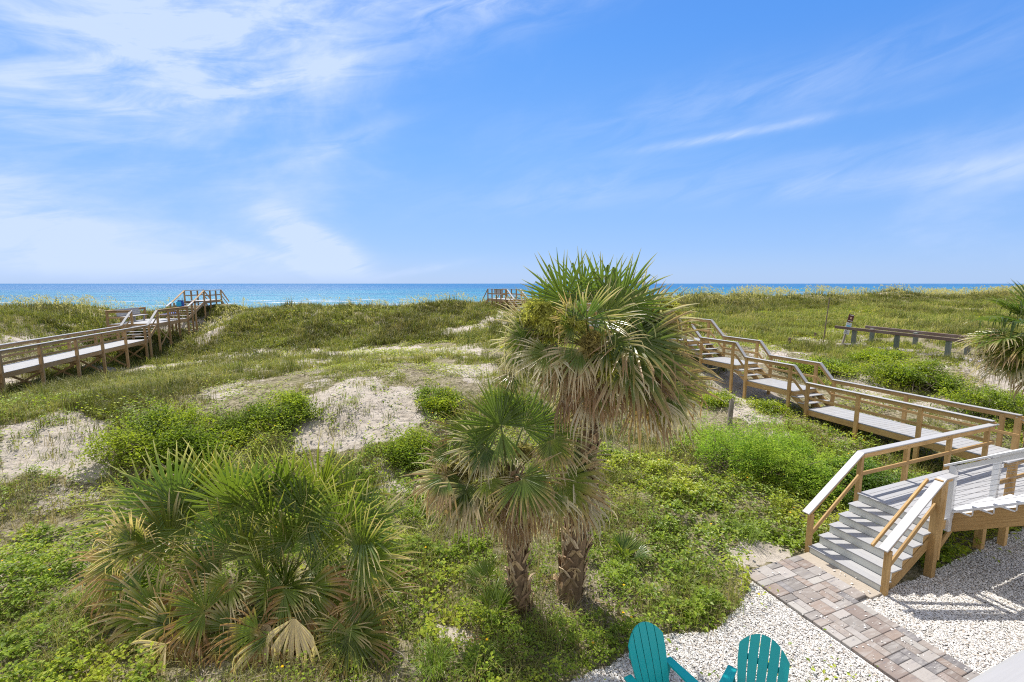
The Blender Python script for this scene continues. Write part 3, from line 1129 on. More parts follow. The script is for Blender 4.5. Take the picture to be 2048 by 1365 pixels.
def left_boardwalk():
    SK = .115
    su = lambda u, w, z=0.0: globals()["su"](u + SK * (w - 20.7), w, z)
    Ur, Ul = -22.3, -23.8          # near and far edges of the deck
    r = Rig(thing("boardwalk", su(-22.5, 26, .5), "raised timber boardwalk on crossed braces with bench platform, at left", "boardwalk", "timber boardwalks over the dunes"), SK)
    m = M_PINE_OLD
    Z = 1.76
    def w_at(q, z=1.2):
        lo, hi = 5.0, 70.0
        for _ in range(50):
            md = (lo + hi) / 2
            v = su(Ur, md, z)
            if float(pix(v.x, v.y, v.z)[0]) < q:
                lo = md
            else:
                hi = md
        return lo
    wp = [w_at(q) for q in (6, 86, 157, 208, 254, 293)]
    wp = [wp[0] - 2.7] + wp
    w_start, w_end = wp[0] - 3, wp[-1] + .35
    r.deck(Ul, Ur, w_start, w_end, Z, "u", M_DECK)
    for u in (Ul + .02, Ur - .02):
        r.joist((u, w_start, Z - .14), (u, w_end, Z - .14), .22, M_PINE_OLD)
    for u in (Ul, Ur):
        for i, w in enumerate(wp):
            g = ground_at(su(u, w))
            r.post(u, w, g - .3, Z + .93, .13, m)
            if u == Ur:
                q = r.mb()
                q.board(su(Ul - .05, w - .1, Z - .30), su(Ur + .05, w - .1, Z - .30), .05, .2)
                q.build("beam", m, r.root)
        r.cap((u, w_start, Z + .97), (u, w_end, Z + .97), M_CAP, .16, .04)
        r.rail((u, w_start, Z + .88), (u, w_end, Z + .88), .04, .14, m)
        r.rail((u, w_start, Z + .40), (u, w_end, Z + .40), .04, .10, m, "mid_rail")
    for w in wp:                    # cross braces across the bents
        g = ground_at(su(Ur, w)) + .05
        r.rail((Ul, w + .03, g), (Ur, w + .03, Z - .35), .04, .10, m, "brace")
        r.rail((Ul, w + .09, Z - .35), (Ur, w + .09, g), .04, .10, m, "brace")
    # steps to the bench platform
    PW0, PW1, PZ = w_at(316, 2.5), w_at(377, 2.5), 2.74
    n = 5
    for i in range(n):
        z = Z + (i + 1) * (PZ - Z) / (n + 1)
        c = w_end + .12 + i * (PW0 - w_end - .1) / n
        q = r.mb()
        q.board(su(Ul + .05, c, z), su(Ur - .05, c, z), .26, .04)
        q.build("step", M_DECK, r.root)
    for u in (Ul, Ur):
        r.rail((u, w_end, Z - .02), (u, PW0, PZ - .1), .05, .22, m, "stringer")
        r.cap((u, w_end + .1, Z + .98), (u, PW0 + .05, PZ + .96), M_CAP, .15, .04)
        r.rail((u, w_end + .1, Z + .5), (u, PW0 + .05, PZ + .5), .04, .09, m, "mid_rail")
        r.post(u, w_end + .25, ground_at(su(u, w_end)) - .2, Z + .95, .12, m)
    # platform: wider than the walk on the far side
    Pl, Pr = -25.2, Ur
    r.deck(Pl, Pr, PW0, PW1, PZ, "u", M_DECK)
    for w in (PW0, PW1):
        r.joist((Pl, w, PZ - .15), (Pr, w, PZ - .15), .26, m)
    r.joist((Pr, PW0, PZ - .15), (Pr, PW1, PZ - .15), .26, m)
    r.joist((Pl, PW0, PZ - .15), (Pl, PW1, PZ - .15), .26, m)
    for w in np.linspace(PW0 + .05, PW1 - .05, 4):
        for u in (Pl, Pr):
            r.post(u, w, ground_at(su(u, w)) - .3, PZ + .92, .13, m)
    r.post(Ul, PW0, ground_at(su(Ul, PW0)) - .3, PZ + .92, .13, m)
    for a, b in (((Pr, PW0), (Pr, PW1)), ((Pl, PW0), (Pl, PW1)), ((Pl, PW0), (Ul, PW0))):
        r.rail((*a, PZ + .95), (*b, PZ + .95), .15, .05, M_PINE_OLD)
        r.rail((*a, PZ + .86), (*b, PZ + .86), .04, .12, m)
        r.rail((*a, PZ + .45), (*b, PZ + .45), .04, .1, m, "mid_rail")
    r.rail((Pr, PW0, .75 + .2), (Pr, PW0 + 2.2, PZ - .3), .04, .1, m, "brace")
    r.rail((Pr, PW0, PZ - .3), (Pr, PW0 + 2.2, .95), .04, .1, m, "brace")
    # built-in benches
    q = r.mb()
    for k in range(3):
        q.board(su(Pl + .45 + k * .15, PW0 + .6, PZ + .45), su(Pl + .45 + k * .15, PW0 + 3.8, PZ + .45), .14, .04)
    for k in range(4):
        q.board(su(Pl + .30 - k * .03, PW0 + .6, PZ + .56 + k * .13), su(Pl + .30 - k * .03, PW0 + 3.8, PZ + .56 + k * .13), .03, .12)
    for w in (PW0 + .8, PW0 + 2.2, PW0 + 3.6):
        q.board(su(Pl + .6, w, PZ), su(Pl + .6, w, PZ + .43), .1, .1)
    q.build("bench", M_CAP, r.root)
    q = r.mb()
    for k in range(3):
        q.board(su(Pr - .50 - k * .15, PW0 + 2.3, PZ + .45), su(Pr - .50 - k * .15, PW1 - .2, PZ + .45), .14, .04)
    for k in range(8):
        w = PW0 + 2.35 + k * .36
        q.board(su(Pr - .28, w, PZ + .3), su(Pr - .12, w, PZ + .95), .16, .03, side=Wv)
    q.build("bench", m, r.root)
    # upper steps and crest platform
    n, TW, TZ = 6, w_at(409, 4), 4.02
    for i in range(n):
        z = PZ + (i + 1) * (TZ - PZ) / (n + 1)
        c = PW1 + .2 + i * (TW - PW1 - .2) / n
        q = r.mb()
        q.board(su(Ul + .05, c, z), su(Ur - .05, c, z), .32, .05)
        q.build("step", M_CAP, r.root)
    TE = w_at(443, 4)
    r.deck(Ul, Ur, TW, TE, TZ, "u", M_DECK)
    for u in (Ul, Ur):
        r.rail((u, PW1, PZ - .05), (u, TW, TZ - .12), .05, .24, m, "stringer")
        r.rail((u, PW1 + .1, PZ + .96), (u, PW1 + 1.2, PZ + 1.3), .14, .05, M_CAP)
        r.rail((u, PW1 + 1.2, PZ + 1.28), (u, TW, TZ + .93), .14, .05, m)
        for w in (PW1 + .9, PW1 + 1.6):
            r.post(u, w, ground_at(su(u, w)) - .3, PZ + 1.2, .12, m)
        for w in np.linspace(TW, TE, 4):
            r.post(u, w, min(ground_at(su(u, w)), TZ - .3) - .3, TZ + .9, .12, m)
        r.joist((u, TW, TZ - .13), (u, TE, TZ - .13), .22, m)
        r.rail((u, TW, TZ + .95), (u, TE, TZ + .95), .14, .05, m)
        r.rail((u, TW, TZ + .48), (u, TE, TZ + .48), .04, .1, m, "mid_rail")
        r.rail((u, TE, TZ + .95), (u, TE + 2.2, TZ - .3), .08, .1, m)
        r.rail((u, TE, TZ + .45), (u, TE + 2.2, TZ - .8), .05, .08, m, "mid_rail")
        r.rail((u, TE, TZ - .15), (u, TE + 2.6, TZ - 1.7), .05, .22, m, "stringer")
    # towels and bag left on the platform
    z = PZ + .48
    def cloth(nm, u, w, zz, su_, sw, label, cat, colr, hgt=.05, seed=1):
        rg = np.random.default_rng(seed)
        nu, nw = 12, 12
        V, Q = [], []
        for j in range(nw):
            for i in range(nu):
                a, b = i / (nu - 1) - .5, j / (nw - 1) - .5
                e = max(abs(a), abs(b)) * 2
                p = su(u + a * su_ + rg.normal() * .012, w + b * sw + rg.normal() * .012, zz + hgt * (1 - e ** 3) * rg.uniform(.6, 1.1) + .006)
                V.append(p)
        for j in range(nw - 1):
            for i in range(nu - 1):
                Q.append((j * nu + i, j * nu + i + 1, (j + 1) * nu + i + 1, (j + 1) * nu + i))
        o = mesh_obj(nm, V, [np.array(Q)], paint_mat(nm + "_cloth", colr, .8, .2), uv=np.zeros((len(V), 2)), smooth=True)
        tag(o, label, cat)
    cloth("beach_towel", Pr - .62, PW1 - 1.0, PZ + .472, .55, 1.1, "crumpled bright blue beach towel on the bench of left boardwalk", "towel", (.03, .10, .42), .07, 3)
    cloth("beach_towel", Pr - .70, PW0 + 3.0, PZ + .472, .5, .9, "dark navy folded towel on the bench of left boardwalk", "towel", (.03, .05, .22), .04, 8)
    return su, r, Pr, PW0, PW1, PZ, wp


_lb = left_boardwalk()


def beach_bag():
    su, r, Pr, PW0, PW1, PZ, wp = _lb
    base = su(Pr - .35, PW1 - .25, PZ + .98)
    t = thing("beach_bag", base, "blue beach bag with turquoise side resting on the left platform rail", "beach bag")
    b = MB(base)
    ring = []
    for k in range(7):
        f = k / 6
        hw, hd = .42 - .06 * f + .05 * math.sin(f * 3), .20 - .03 * f
        for a in range(14):
            th = 2 * math.pi * a / 14
            ring.append(base + Wv * (math.copysign(abs(math.cos(th)) ** .6, math.cos(th)) * hw) + Uv * (math.copysign(abs(math.sin(th)) ** .6, math.sin(th)) * hd) + Vector((0, 0, f * .48 + .04 * math.sin(th * 3 + k))))
    Q = [(k * 14 + a, k * 14 + (a + 1) % 14, (k + 1) * 14 + (a + 1) % 14, (k + 1) * 14 + a) for k in range(6) for a in range(14)]
    b.add(ring, Q)
    b.build("bag_body", paint_mat("navy_canvas", (.02, .07, .30), .8, .2), t, True)
    b = MB(base)
    b.board(base + Wv * -.50 + Vector((0, 0, .02)), base + Wv * -.50 + Vector((0, 0, .40)), .34, .10, side=Uv, ch=.03)
    b.build("side_pocket", paint_mat("turquoise_canvas", (.02, .36, .60), .7, .2), t)
    for s in (-1, 1):
        b = MB(base)
        b.tube([base + Uv * (s * .12) + Wv * (math.cos(a) * .2) + Vector((0, 0, .46 + .26 * math.sin(a))) for a in np.linspace(0, math.pi, 9)], .014, 6)
        b.build("handle", M_CAP, t)


beach_bag()


def old_boardwalk():
    r = Rig(thing("boardwalk", su(20, 8, 1.5), "low old beach boardwalk with brown rails on grey green posts at right", "boardwalk", "timber boardwalks over the dunes"))
    L, Rr, Z = 19.5, 21.2, 2.0
    w0, w1 = -6.0, 11.9
    zz = lambda w: Z - max(0, 9 - w) * .03
    q = r.mb()
    n = int((w1 - w0) / .15)
    for i in range(n):
        w = w0 + (i + .5) * .15
        q.board(su(L - .1, w, zz(w)), su(Rr + .1, w, zz(w)), .143, .04, ch=.003)
    q.build("deck", wood_mat("grey_old_plank", (.40, .35, .33), (.24, .20, .19), (.48, .44, .42)), r.root)
    for u in (L, Rr):
        r.rail((u, w0, zz(w0) - .14), (u, w1, zz(w1) - .14), .05, .22, M_OLD, "fascia")
        r.rail((u, w0, zz(w0) + .98), (u, w1 + (.5 if u < 20 else -.2), zz(w1) + .98), .14, .16, M_OLD)
        for w in (11.35, 9.15, 6.9, 4.6, 2.3, 0, -2.4):
            q = r.mb()
            w_ = w if u < 20 else w - .1
            q.board(su(u + (.1 if u < 20 else -.1), w_, zz(w) - .6), su(u + (.1 if u < 20 else -.1), w_, zz(w) + .92), .19, .19, side=Uv, ch=.02)
            q.build("post", M_OLDPOST, r.root)


old_boardwalk()


# ------------------------------------------------------------------ sign, poles, stumps
def props():
    p = Vector(at_y(1682, 694, 27.3))
    p.z = ground_at(p)
    t = thing("beach_sign", p, "leaning post with brown, blue and white notice panels beside old boardwalk", "sign")
    lean = Vector((.40, 0, 1.95))
    b = MB(p)
    b.board(p - lean * .1, p + lean, .09, .09, side=Vector((1, 0, 0)))
    b.build("post", M_STUMP, t)
    ax = lean.normalized()
    sd = Vector((0.98, 0.1, 0)); sd = (sd - ax * sd.dot(ax)).normalized()
    nrm = sd.cross(ax).normalized()
    if nrm.y > 0:
        nrm = -nrm
    def panel(name, f0, f1, colr, marks):
        q = MB(p)
        c0, c1 = p + ax * f0 + nrm * .06 + sd * .0, p + ax * f1 + nrm * .06
        q.board(c0, c1, .36, .02, side=sd, ch=.004)
        o = q.build(name, paint_mat(name + "_face", colr, .5, .08, False), t)
        for (s0, h0, s1, h1, cc) in marks:
            q = MB(p)
            a0 = p + ax * (f0 + (f1 - f0) * h0) + nrm * .073 + sd * (.36 * ((s0 + s1) / 2 - .5))
            a1 = p + ax * (f0 + (f1 - f0) * h1) + nrm * .073 + sd * (.36 * ((s0 + s1) / 2 - .5))
            q.board(a0, a1, .36 * (s1 - s0), .006, side=sd, ch=.001)
            q.build("marking", paint_mat("sign_marking", cc, .5, .02, False), o)
    W_ = (.75, .72, .66)
    panel("brown_panel", 1.66, 2.14, (.085, .022, .018), [(.12, .86, .88, .92, W_), (.34, .40, .64, .64, (.55, .36, .26)), (.08, .14, .92, .20, W_)])
    panel("blue_panel", 1.22, 1.62, (.55, .60, .62), [(.12, .12, .86, .62, (.10, .42, .60)), (.08, .80, .9, .86, (.2, .3, .35))])
    panel("white_panel", .92, 1.19, (.62, .62, .60), [(.15, .60, .55, .80, (.2, .22, .25)), (.15, .2, .8, .38, (.25, .3, .36))])
    a = Vector(at_y(1647, 676, 29.0)); a.z = ground_at(a)
    b = MB(a)
    top = Vector(at_y(1659, 597, 29.3))
    b.tube([a - (top - a) * .08, a + (top - a) * .5, top], [.035, .032, .028], 8, C=(.18, .14, .11))
    b.tube([top, top + (top - a).normalized() * .05], [.045, .04], 8, C=(.18, .14, .11))
    b.tube([a + (top - a) * .6 + Vector((-.05, 0, 0)), a + (top - a) * .6 + Vector((.05, 0, 0))], .012, 6, C=(.2, .2, .2))
    o = b.build("marker_pole", M_TWIG)
    o.location = a
    tag(o, "tall thin dark pole leaning right in the dune grass left of the sign", "pole")
    for k, (x, y, Y, h, lab) in enumerate(((1579, 676, 29, .42, "short dark stake standing alone in grass left of tall pole"), (1630, 671, 31, .32, "tiny dark stake just left of the tall thin pole"))):
        a = Vector(at_y(x, y, Y)); a.z = ground_at(a)
        b = MB(a)
        b.board(a - Vector((0, 0, .2)), a + Vector((.02, 0, h)), .12, .12, side=Vector((1, .2, 0)), ch=.02)
        b.board(a + Vector((.02, 0, h)), a + Vector((.02, 0, h + .03)), .15, .15, side=Vector((1, .2, 0)), ch=.012)
        o = b.build("stake", M_OLD)
        o.location = a
        tag(o, lab, "stake")
    a = Vector(at_y(1459, 830, 15.0)); a.z = ground_at(a) - .1
    b = MB(a)
    rng = np.random.default_rng(4)
    n, kz = 12, 9
    V, Q = [], []
    for i in range(kz):
        f = i / (kz - 1)
        for j in range(n):
            th = 2 * math.pi * j / n
            rr = .085 * (1 - .12 * f) * (1 + .10 * math.sin(3 * th + 1) + .06 * math.sin(7 * th)) * (1 - .25 * (f > .95) * rng.random())
            V.append(a + Vector((.06 * f + rr * math.cos(th), rr * math.sin(th), 1.12 * f + (.05 * math.sin(2 * th) if i == kz - 1 else 0))))
    for i in range(kz - 1):
        for j in range(n):
            Q.append((i * n + j, i * n + (j + 1) % n, (i + 1) * n + (j + 1) % n, (i + 1) * n + j))
    V.append(a + Vector((.06, 0, 1.08)))
    T3 = [((kz - 1) * n + j, (kz - 1) * n + (j + 1) % n, len(V) - 1) for j in range(n)]
    uv = np.array([((v - a).z * 1.0, k % n * .05) for k, v in enumerate(V)])
    b.add(V, Q, T3, uv)
    b.board(a + Vector((.10, -.12, 0.05)), a + Vector((.0, -.10, .55)), .05, .03)
    o = b.build("timber_stump", M_STUMP)
    o.location = a
    tag(o, "weathered grey timber post standing alone in green plants beside boardwalk", "post")


props()


# ------------------------------------------------------------------ garden chairs
def chair_mesh(loc, face, label):
    t = thing("adirondack_chair", loc, label, "garden chair", "teal chairs on the shell gravel")
    f = Vector((face[0], face[1], 0)).normalized()
    s = Vector((f.y, -f.x, 0))
    Zv = Vector((0, 0, 1))
    base = Vector(loc)
    pt = lambda a, b, c: base + s * a + f * b + Zv * c      # a across, b forward, c up
    # back: five slats with an arched top, leaning away
    lean = .38
    bdir = (Zv - f * lean).normalized()
    root = pt(0, -.18, .30)
    nrm = s.cross(bdir)
    def slat_outline(x0, x1, y0, ytop):
        return [(x0, y0), (x1, y0)] + [(x1 + (x0 - x1) * k / 6, ytop(x1 + (x0 - x1) * k / 6)) for k in range(7)]
    wtop, wbot = .29, .235
    arch = lambda x: .86 - .20 * (abs(x) / wtop) ** 2.2
    for k in range(5):
        b = MB(base)
        a0, a1 = -1 + k * .4, -1 + (k + 1) * .4
        poly = []
        N = 7
        gap = .006
        for yy, ww in ((-.02, wbot), (.45, wtop)):
            pass
        right = [(a1 * (wbot + (wtop - wbot) * min(y / .5, 1)) - gap, y) for y in np.linspace(-.02, arch(a1 * wtop) - .01, 5)]
        topx = np.linspace(a1 * wtop - gap, a0 * wtop + gap, N)
        top = [(x, arch(x)) for x in topx]
        left = [(a0 * (wbot + (wtop - wbot) * min(y / .5, 1)) + gap, y) for y in np.linspace(arch(a0 * wtop) - .01, -.02, 5)]
        curve = lambda x: nrm * (.03 * (x / wtop) ** 2)
        pts = [root + s * x + bdir * y - (curve(x) if nrm.dot(f) < 0 else -curve(x)) for x, y in right[:-1] + top + left[1:]]
        b.prism(pts, nrm * .022)
        b.build("back_slat", M_TEAL, t)
    for y, ln in ((.12, .22), (.52, .25)):
        b = MB(base)
        back = nrm if nrm.dot(f) < 0 else -nrm
        c = root + bdir * y + back * .06
        b.board(c - s * ln, c + s * ln, .03, .08, side=f)
        b.build("back_brace", M_TEAL, t)
    # seat
    b = MB(base)
    for k in range(6):
        p0 = pt(0, .30 - k * .095, .36 - k * .022)
        b.board(p0 - s * .25, p0 + s * .25, .088, .02)
    b.build("seat", M_TEAL, t)
    for sd in (-1, 1):
        b = MB(base)
        x = sd * .34
        wd = lambda q: .055 + .025 * q
        b.prism([pt(x - sd * .06, -.34, .56), pt(x + sd * .05, -.34, .56), pt(x + sd * .085, .25, .57), pt(x + sd * .075, .40, .57), pt(x + sd * .02, .44, .57), pt(x - sd * .055, .40, .57), pt(x - sd * .06, .2, .57)], Zv * .024)
        b.build("armrest", M_TEAL, t)
        b = MB(base)
        b.board(pt(x, .34, 0), pt(x, .34, .565), .10, .025, side=f)
        b.build("leg", M_TEAL, t)
        b = MB(base)
        b.board(pt(sd * .27, .40, .34), pt(sd * .27, -.52, .03), .025, .12)
        b.board(pt(sd * .285, -.30, .28), pt(sd * .34, -.30, .56), .03, .06)
        b.build("leg", M_TEAL, t)
    return t


c1 = at_z(1284, 1250, 1.10)
c2 = at_z(1532, 1277, 1.10)


def place(c, face, lab):
    f = Vector((face[0], face[1], 0)).normalized()
    ln = .86 * .9 * .36
    b = Vector((c[0], c[1], 0)) + f * (.18 + .30)
    chair_mesh((b.x, b.y, .02), face, lab)


place(c1, (.42, -.9), "teal slatted garden chair nearer the palms, beside green ground cover")
place(c2, (-.62, -.78), "teal slatted garden chair nearer the paver path, turned to the left")
#@@PLANTS@@
# ------------------------------------------------------------------ palms
UPZ = np.array((0, 0, 1.0))
GREENS = np.array([(.085, .125, .022), (.100, .148, .026), (.122, .160, .026), (.072, .118, .030)])
TAN = np.array([(.43, .355, .255), (.33, .23, .14), (.50, .44, .355), (.26, .165, .10)])


def nrm_(v):
    return v / (np.linalg.norm(v, axis=-1, keepdims=True) + 1e-9)


def fan(rng, base, az=0, el=0, pet=.8, blade=1.0, dry=0.1, droop=1.0, spread=125, nseg=46, fold=.35, pale=.5, sag=.55, H=None, A=None, face=None, tone=1.0):
    """one costapalmate leaf: curved petiole and a ring of folded, tapering segments; returns arrays"""
    V, Q, T, C = [], [], [], []
    n = 0
    d = np.array((math.sin(az) * math.cos(el), math.cos(az) * math.cos(el), math.sin(el)))
    p = np.array(base, float)
    path = [p]
    for k in range(7):
        d = nrm_(d - UPZ * sag * .09 * (1 - .5 * abs(d[2])))
        p = p + d * pet / 7
        path.append(p)
    if H is None:
        A = d
        S = np.array((math.cos(az), -math.sin(az), 0.0))
        S = nrm_(S - A * A.dot(S))
        N = np.cross(S, A)
    else:                               # stalk bows from the crown to a given blade foot; blade opens along A, its face turned to `face`
        b0, H, A = np.array(base, float), np.array(H, float), nrm_(np.array(A, float))
        N = np.array(face, float)
        N = nrm_(N - A * A.dot(N))
        S = np.cross(A, N)
        ctl = (b0 + H) / 2 + UPZ * (.10 + .12 * np.linalg.norm(H - b0)) - A * .06
        path = [b0 * (1 - t) ** 2 + ctl * 2 * t * (1 - t) + H * t * t for t in np.linspace(0, 1, 8)]
    # petiole: flat three-sided stalk
    pc = np.array((.10, .14, .035)) * (1 - dry) + np.array((.34, .25, .13)) * dry
    for i, q in enumerate(path):
        wd = .020 - .010 * i / 7
        V += [q - S * wd, q + S * wd, q - N * wd * .8]
        C += [pc * rng.uniform(.85, 1.1)] * 3
        if i:
            a, b = (i - 1) * 3, i * 3
            Q += [(a, a + 1, b + 1, b), (a + 1, a + 2, b + 2, b + 1), (a + 2, a, b, b + 2)]
    n = len(V)
    H = path[-1]
    g = GREENS[rng.integers(4)] * rng.uniform(.8, 1.2)
    tb = TAN[rng.integers(4)] * rng.uniform(.8, 1.1)
    rs = np.array([0.02, .18, .36, .50, .62, .74, .86, 1.0])
    ths = np.radians(np.linspace(-spread, spread, nseg))
    dth = abs(ths[1] - ths[0])
    for th in ths:
        if rng.random() < .03 + .10 * dry:    # a torn-out segment
            continue
        L = blade * (.70 + .30 * math.cos(th * .75)) * rng.uniform(.84, 1.08)
        th = th + rng.normal() * dth * .14
        dr = nrm_(A * math.cos(th) + S * math.sin(th) + N * fold * (abs(math.sin(th)) ** 1.3) + rng.normal(size=3) * .02)
        kk = droop * rng.uniform(.5, 1.5)
        brk = rng.uniform(.50, .88) if rng.random() < .12 + .32 * min(droop, 1.6) + .35 * dry else 2
        tipd = min(1.0, dry + rng.uniform(-.12, .38) * min(1, dry * 6))
        q = H + A * .10 * blade * math.cos(th) * .0
        last = 0.0
        side = nrm_(np.cross(N, dr))
        curl = rng.normal() * .25
        for j, r in enumerate(rs):
            st = (r - last) * L
            if r > .4:
                dr = nrm_(dr - UPZ * kk * (r - .38) * .50 + S * curl * .12 * (r > .6))
            if r > brk:
                dr = nrm_(dr * .45 - UPZ * 1.0 + rng.normal(size=3) * .15)
            q = q + dr * st
            last = r
            wfull = r * L * math.tan(dth / 2) * 1.04
            wmax = .43 * L * math.tan(dth / 2) * 1.0
            hw = min(wfull, wmax) * (1 if r < .5 else max(0.03, 1 - ((r - .45) / .56) ** 1.5))
            hw = max(hw, .0016)
            side = nrm_(side - dr * dr.dot(side))
            nn = np.cross(dr, side)
            V += [q - side * hw + nn * hw * .55, q, q + side * hw + nn * hw * .55]
            f = np.clip(tipd * 1.6 - .30 + (r - .58) * (1.2 + 4.0 * tipd) * (tipd > .04), 0, 1) if r > .12 else np.clip(tipd * 1.6 - .5, 0, 1)
            f = max(f, dry > .85, (.65 if r > .9 else .25 if r > .8 else 0) * (rng.random() < pale * .8))
            bt = tb if r < .9 or rng.random() > pale else np.array((.56, .51, .44))
            c = g * (1 - f) + bt * f
            if .05 < f < .6:
                c = c + np.array((.10, .075, 0)) * f
            C += [c, c * .9, c * 1.05]
            if j:
                a, b = n + (j - 1) * 3, n + j * 3
                Q += [(a, a + 1, b + 1, b), (a + 1, a + 2, b + 2, b + 1)]
        n += 3 * len(rs)
    return np.array(V), np.array(Q), np.clip(np.array(C) * tone, 0, 1)


def frond_obj(rng, root, name, **kw):
    V, Q, C = fan(rng, **kw)
    o = np.array(root.location)
    return mesh_obj(name, V - o, [Q], M_PALM, root, C, smooth=False)


def palm_trunk(rng, root, base, top, r0, r1, boots, bend=.1):
    """ringed trunk with crossed old leaf bases standing off it"""
    base, top = np.array(base, float), np.array(top, float)
    mb = MB(root.location)
    n, kz = 18, 26
    ax = np.array([base + (top - base) * t + np.array((math.sin(t * 3.1) * bend, 0, 0)) for t in np.linspace(-.04, 1, kz)])
    V, C = [], []
    for i in range(kz):
        f = i / (kz - 1)
        rr = r0 * (1 - f) + r1 * f + (.07 * math.exp(-f * 12))
        for j in range(n):
            th = 2 * math.pi * j / n
            k = rr * (1 + rng.normal() * .05)
            V.append(ax[i] + np.array((math.cos(th) * k, math.sin(th) * k, 0)))
            C.append(np.array((.30, .21, .125)) * rng.uniform(.45, 1.15))
    Q = [(i * n + j, i * n + (j + 1) % n, (i + 1) * n + (j + 1) % n, (i + 1) * n + j) for i in range(kz - 1) for j in range(n)]
    mb.add(V, Q, (), None, np.array(C))
    for b in range(boots):
        f = .04 + .96 * b / boots
        th = b * 2.39996 + rng.normal() * .3
        c = base + (top - base) * f + np.array((math.sin(f * 3.1) * bend, 0, 0))
        rr = r0 * (1 - f) + r1 * f + (.05 * math.exp(-f * 12))
        o = np.array((math.cos(th), math.sin(th), 0))
        s = np.array((-math.sin(th), math.cos(th), 0))
        ln = rng.uniform(.07, .24)
        out = rng.uniform(.03, .11)
        col = np.array([(.48, .35, .20), (.38, .27, .16), (.54, .43, .28), (.28, .19, .115)])[rng.integers(4)] * rng.uniform(.8, 1.15)
        wd = rng.uniform(.03, .095)
        for sg in (-1, 1):              # each base splits into a wide inverted Y
            p0 = c + o * (rr * .90) + s * sg * wd * 1.1 - UPZ * .05
            p1 = c + o * (rr + out * .35) + s * sg * wd * .35 + UPZ * ln * .5
            p2 = c + o * (rr + out) + s * rng.normal() * .06 + UPZ * ln
            t = .5 * wd
            P = []
            for p, w_, k in ((p0, t * .9, .03), (p1, t * .9, .03), (p2, t * .55, .02)):
                P += [p - s * w_, p + s * w_, p + s * w_ * .6 + o * k, p - s * w_ * .6 + o * k]
            qq = []
            for a in (0, 4):
                for e in range(4):
                    qq.append((a + e, a + (e + 1) % 4, a + 4 + (e + 1) % 4, a + 4 + e))
            qq += [(8, 9, 10, 11)]
            cc = np.array([col * (.6 if i < 4 else 1.0 if i < 8 else 1.25) for i in range(12)])
            cc = np.array([col * rng.uniform(.75, 1.2)] * 12)
            mb.add(P, qq, (), None, cc)
    for k in range(60):                 # loose fibres and strings
        f = rng.uniform(.02, 1)
        th = rng.uniform(0, 6.28)
        c = base + (top - base) * f
        rr = (r0 * (1 - f) + r1 * f) * 1.12
        p = c + np.array((math.cos(th), math.sin(th), 0)) * rr
        q = p + np.array((rng.normal() * .08, rng.normal() * .08, -rng.uniform(.1, .35)))
        mb.tube([p, (p + q) / 2 + rng.normal(size=3) * .03, q], .004, 4, C=np.array((.36, .28, .19)) * rng.uniform(.6, 1.2), cap=False)
    return mb.build("trunk", M_TRUNK, root)


def flower_cluster(rng, root, base, az, el, ln, colr, name="flower_cluster", n=520, fat=.30):
    """branched spray of small buds at the end of an arching stalk"""
    base = np.array(base, float)
    d = np.array((math.sin(az) * math.cos(el), math.cos(az) * math.cos(el), math.sin(el)))
    mb = MB(root.location)
    pts = [base]
    for k in range(10):
        d = nrm_(d - UPZ * .16)
        pts.append(pts[-1] + d * ln / 10)
    mb.tube(pts, np.linspace(.014, .004, 11), 5, C=np.array(colr) * .7)
    V, T, C = [], [], []
    for k in range(n):
        i = rng.uniform(3.0, 10)
        a = pts[int(i)] + (pts[min(int(i) + 1, 10)] - pts[int(i)]) * (i % 1)
        u = rng.normal(size=3) * np.array((1, 1, .8))
        u[2] -= .4
        u = nrm_(u)
        l = fat * rng.uniform(.35, 1.0) * (1.1 - abs(i - 6.5) / 9)
        tw = nrm_(np.cross(u, rng.normal(size=3)))
        c = np.array(colr) * rng.uniform(.65, 1.3)
        b0 = len(V)
        w = .0045
        mid = a + u * l * .5 + rng.normal(size=3) * .02
        end = a + u * l - UPZ * .03
        V += [a - tw * w * .5, a + tw * w * .5, mid, end]
        T += [(b0, b0 + 1, b0 + 2), (b0 + 1, b0 + 3, b0 + 2)]
        C += [c * .8] * 4
        for e in range(5):
            t = rng.uniform(.35, 1)
            s = a + (mid - a) * min(1, t * 2) if t < .5 else mid + (end - mid) * (t * 2 - 1)
            v = nrm_(rng.normal(size=3)) * rng.uniform(.025, .055)
            x = nrm_(np.cross(v, rng.normal(size=3))) * .006
            b0 = len(V)
            V += [s - x, s + x, s + v]
            T += [(b0, b0 + 1, b0 + 2)]
            C += [c * rng.uniform(.8, 1.3)] * 3
    mb.add(V, (), T, None, np.array(C))
    return mb.build(name, M_GRASS, root)


def dead_skirt(rng, root, c, r, n, z0, z1, name="dead_frond", blade=.75):
    for k in range(n):
        az = k * 2.39996 + rng.normal() * .3
        z = rng.uniform(z0, z1)
        b = np.array(c) + np.array((math.sin(az) * r, math.cos(az) * r, z))
        frond_obj(rng, root, name, base=b, az=az, el=rng.uniform(-1.2, -.5), pet=rng.uniform(.25, .55), blade=blade * rng.uniform(.8, 1.1), dry=1.0, droop=2.2, spread=70, nseg=22, fold=.8, sag=1.6)


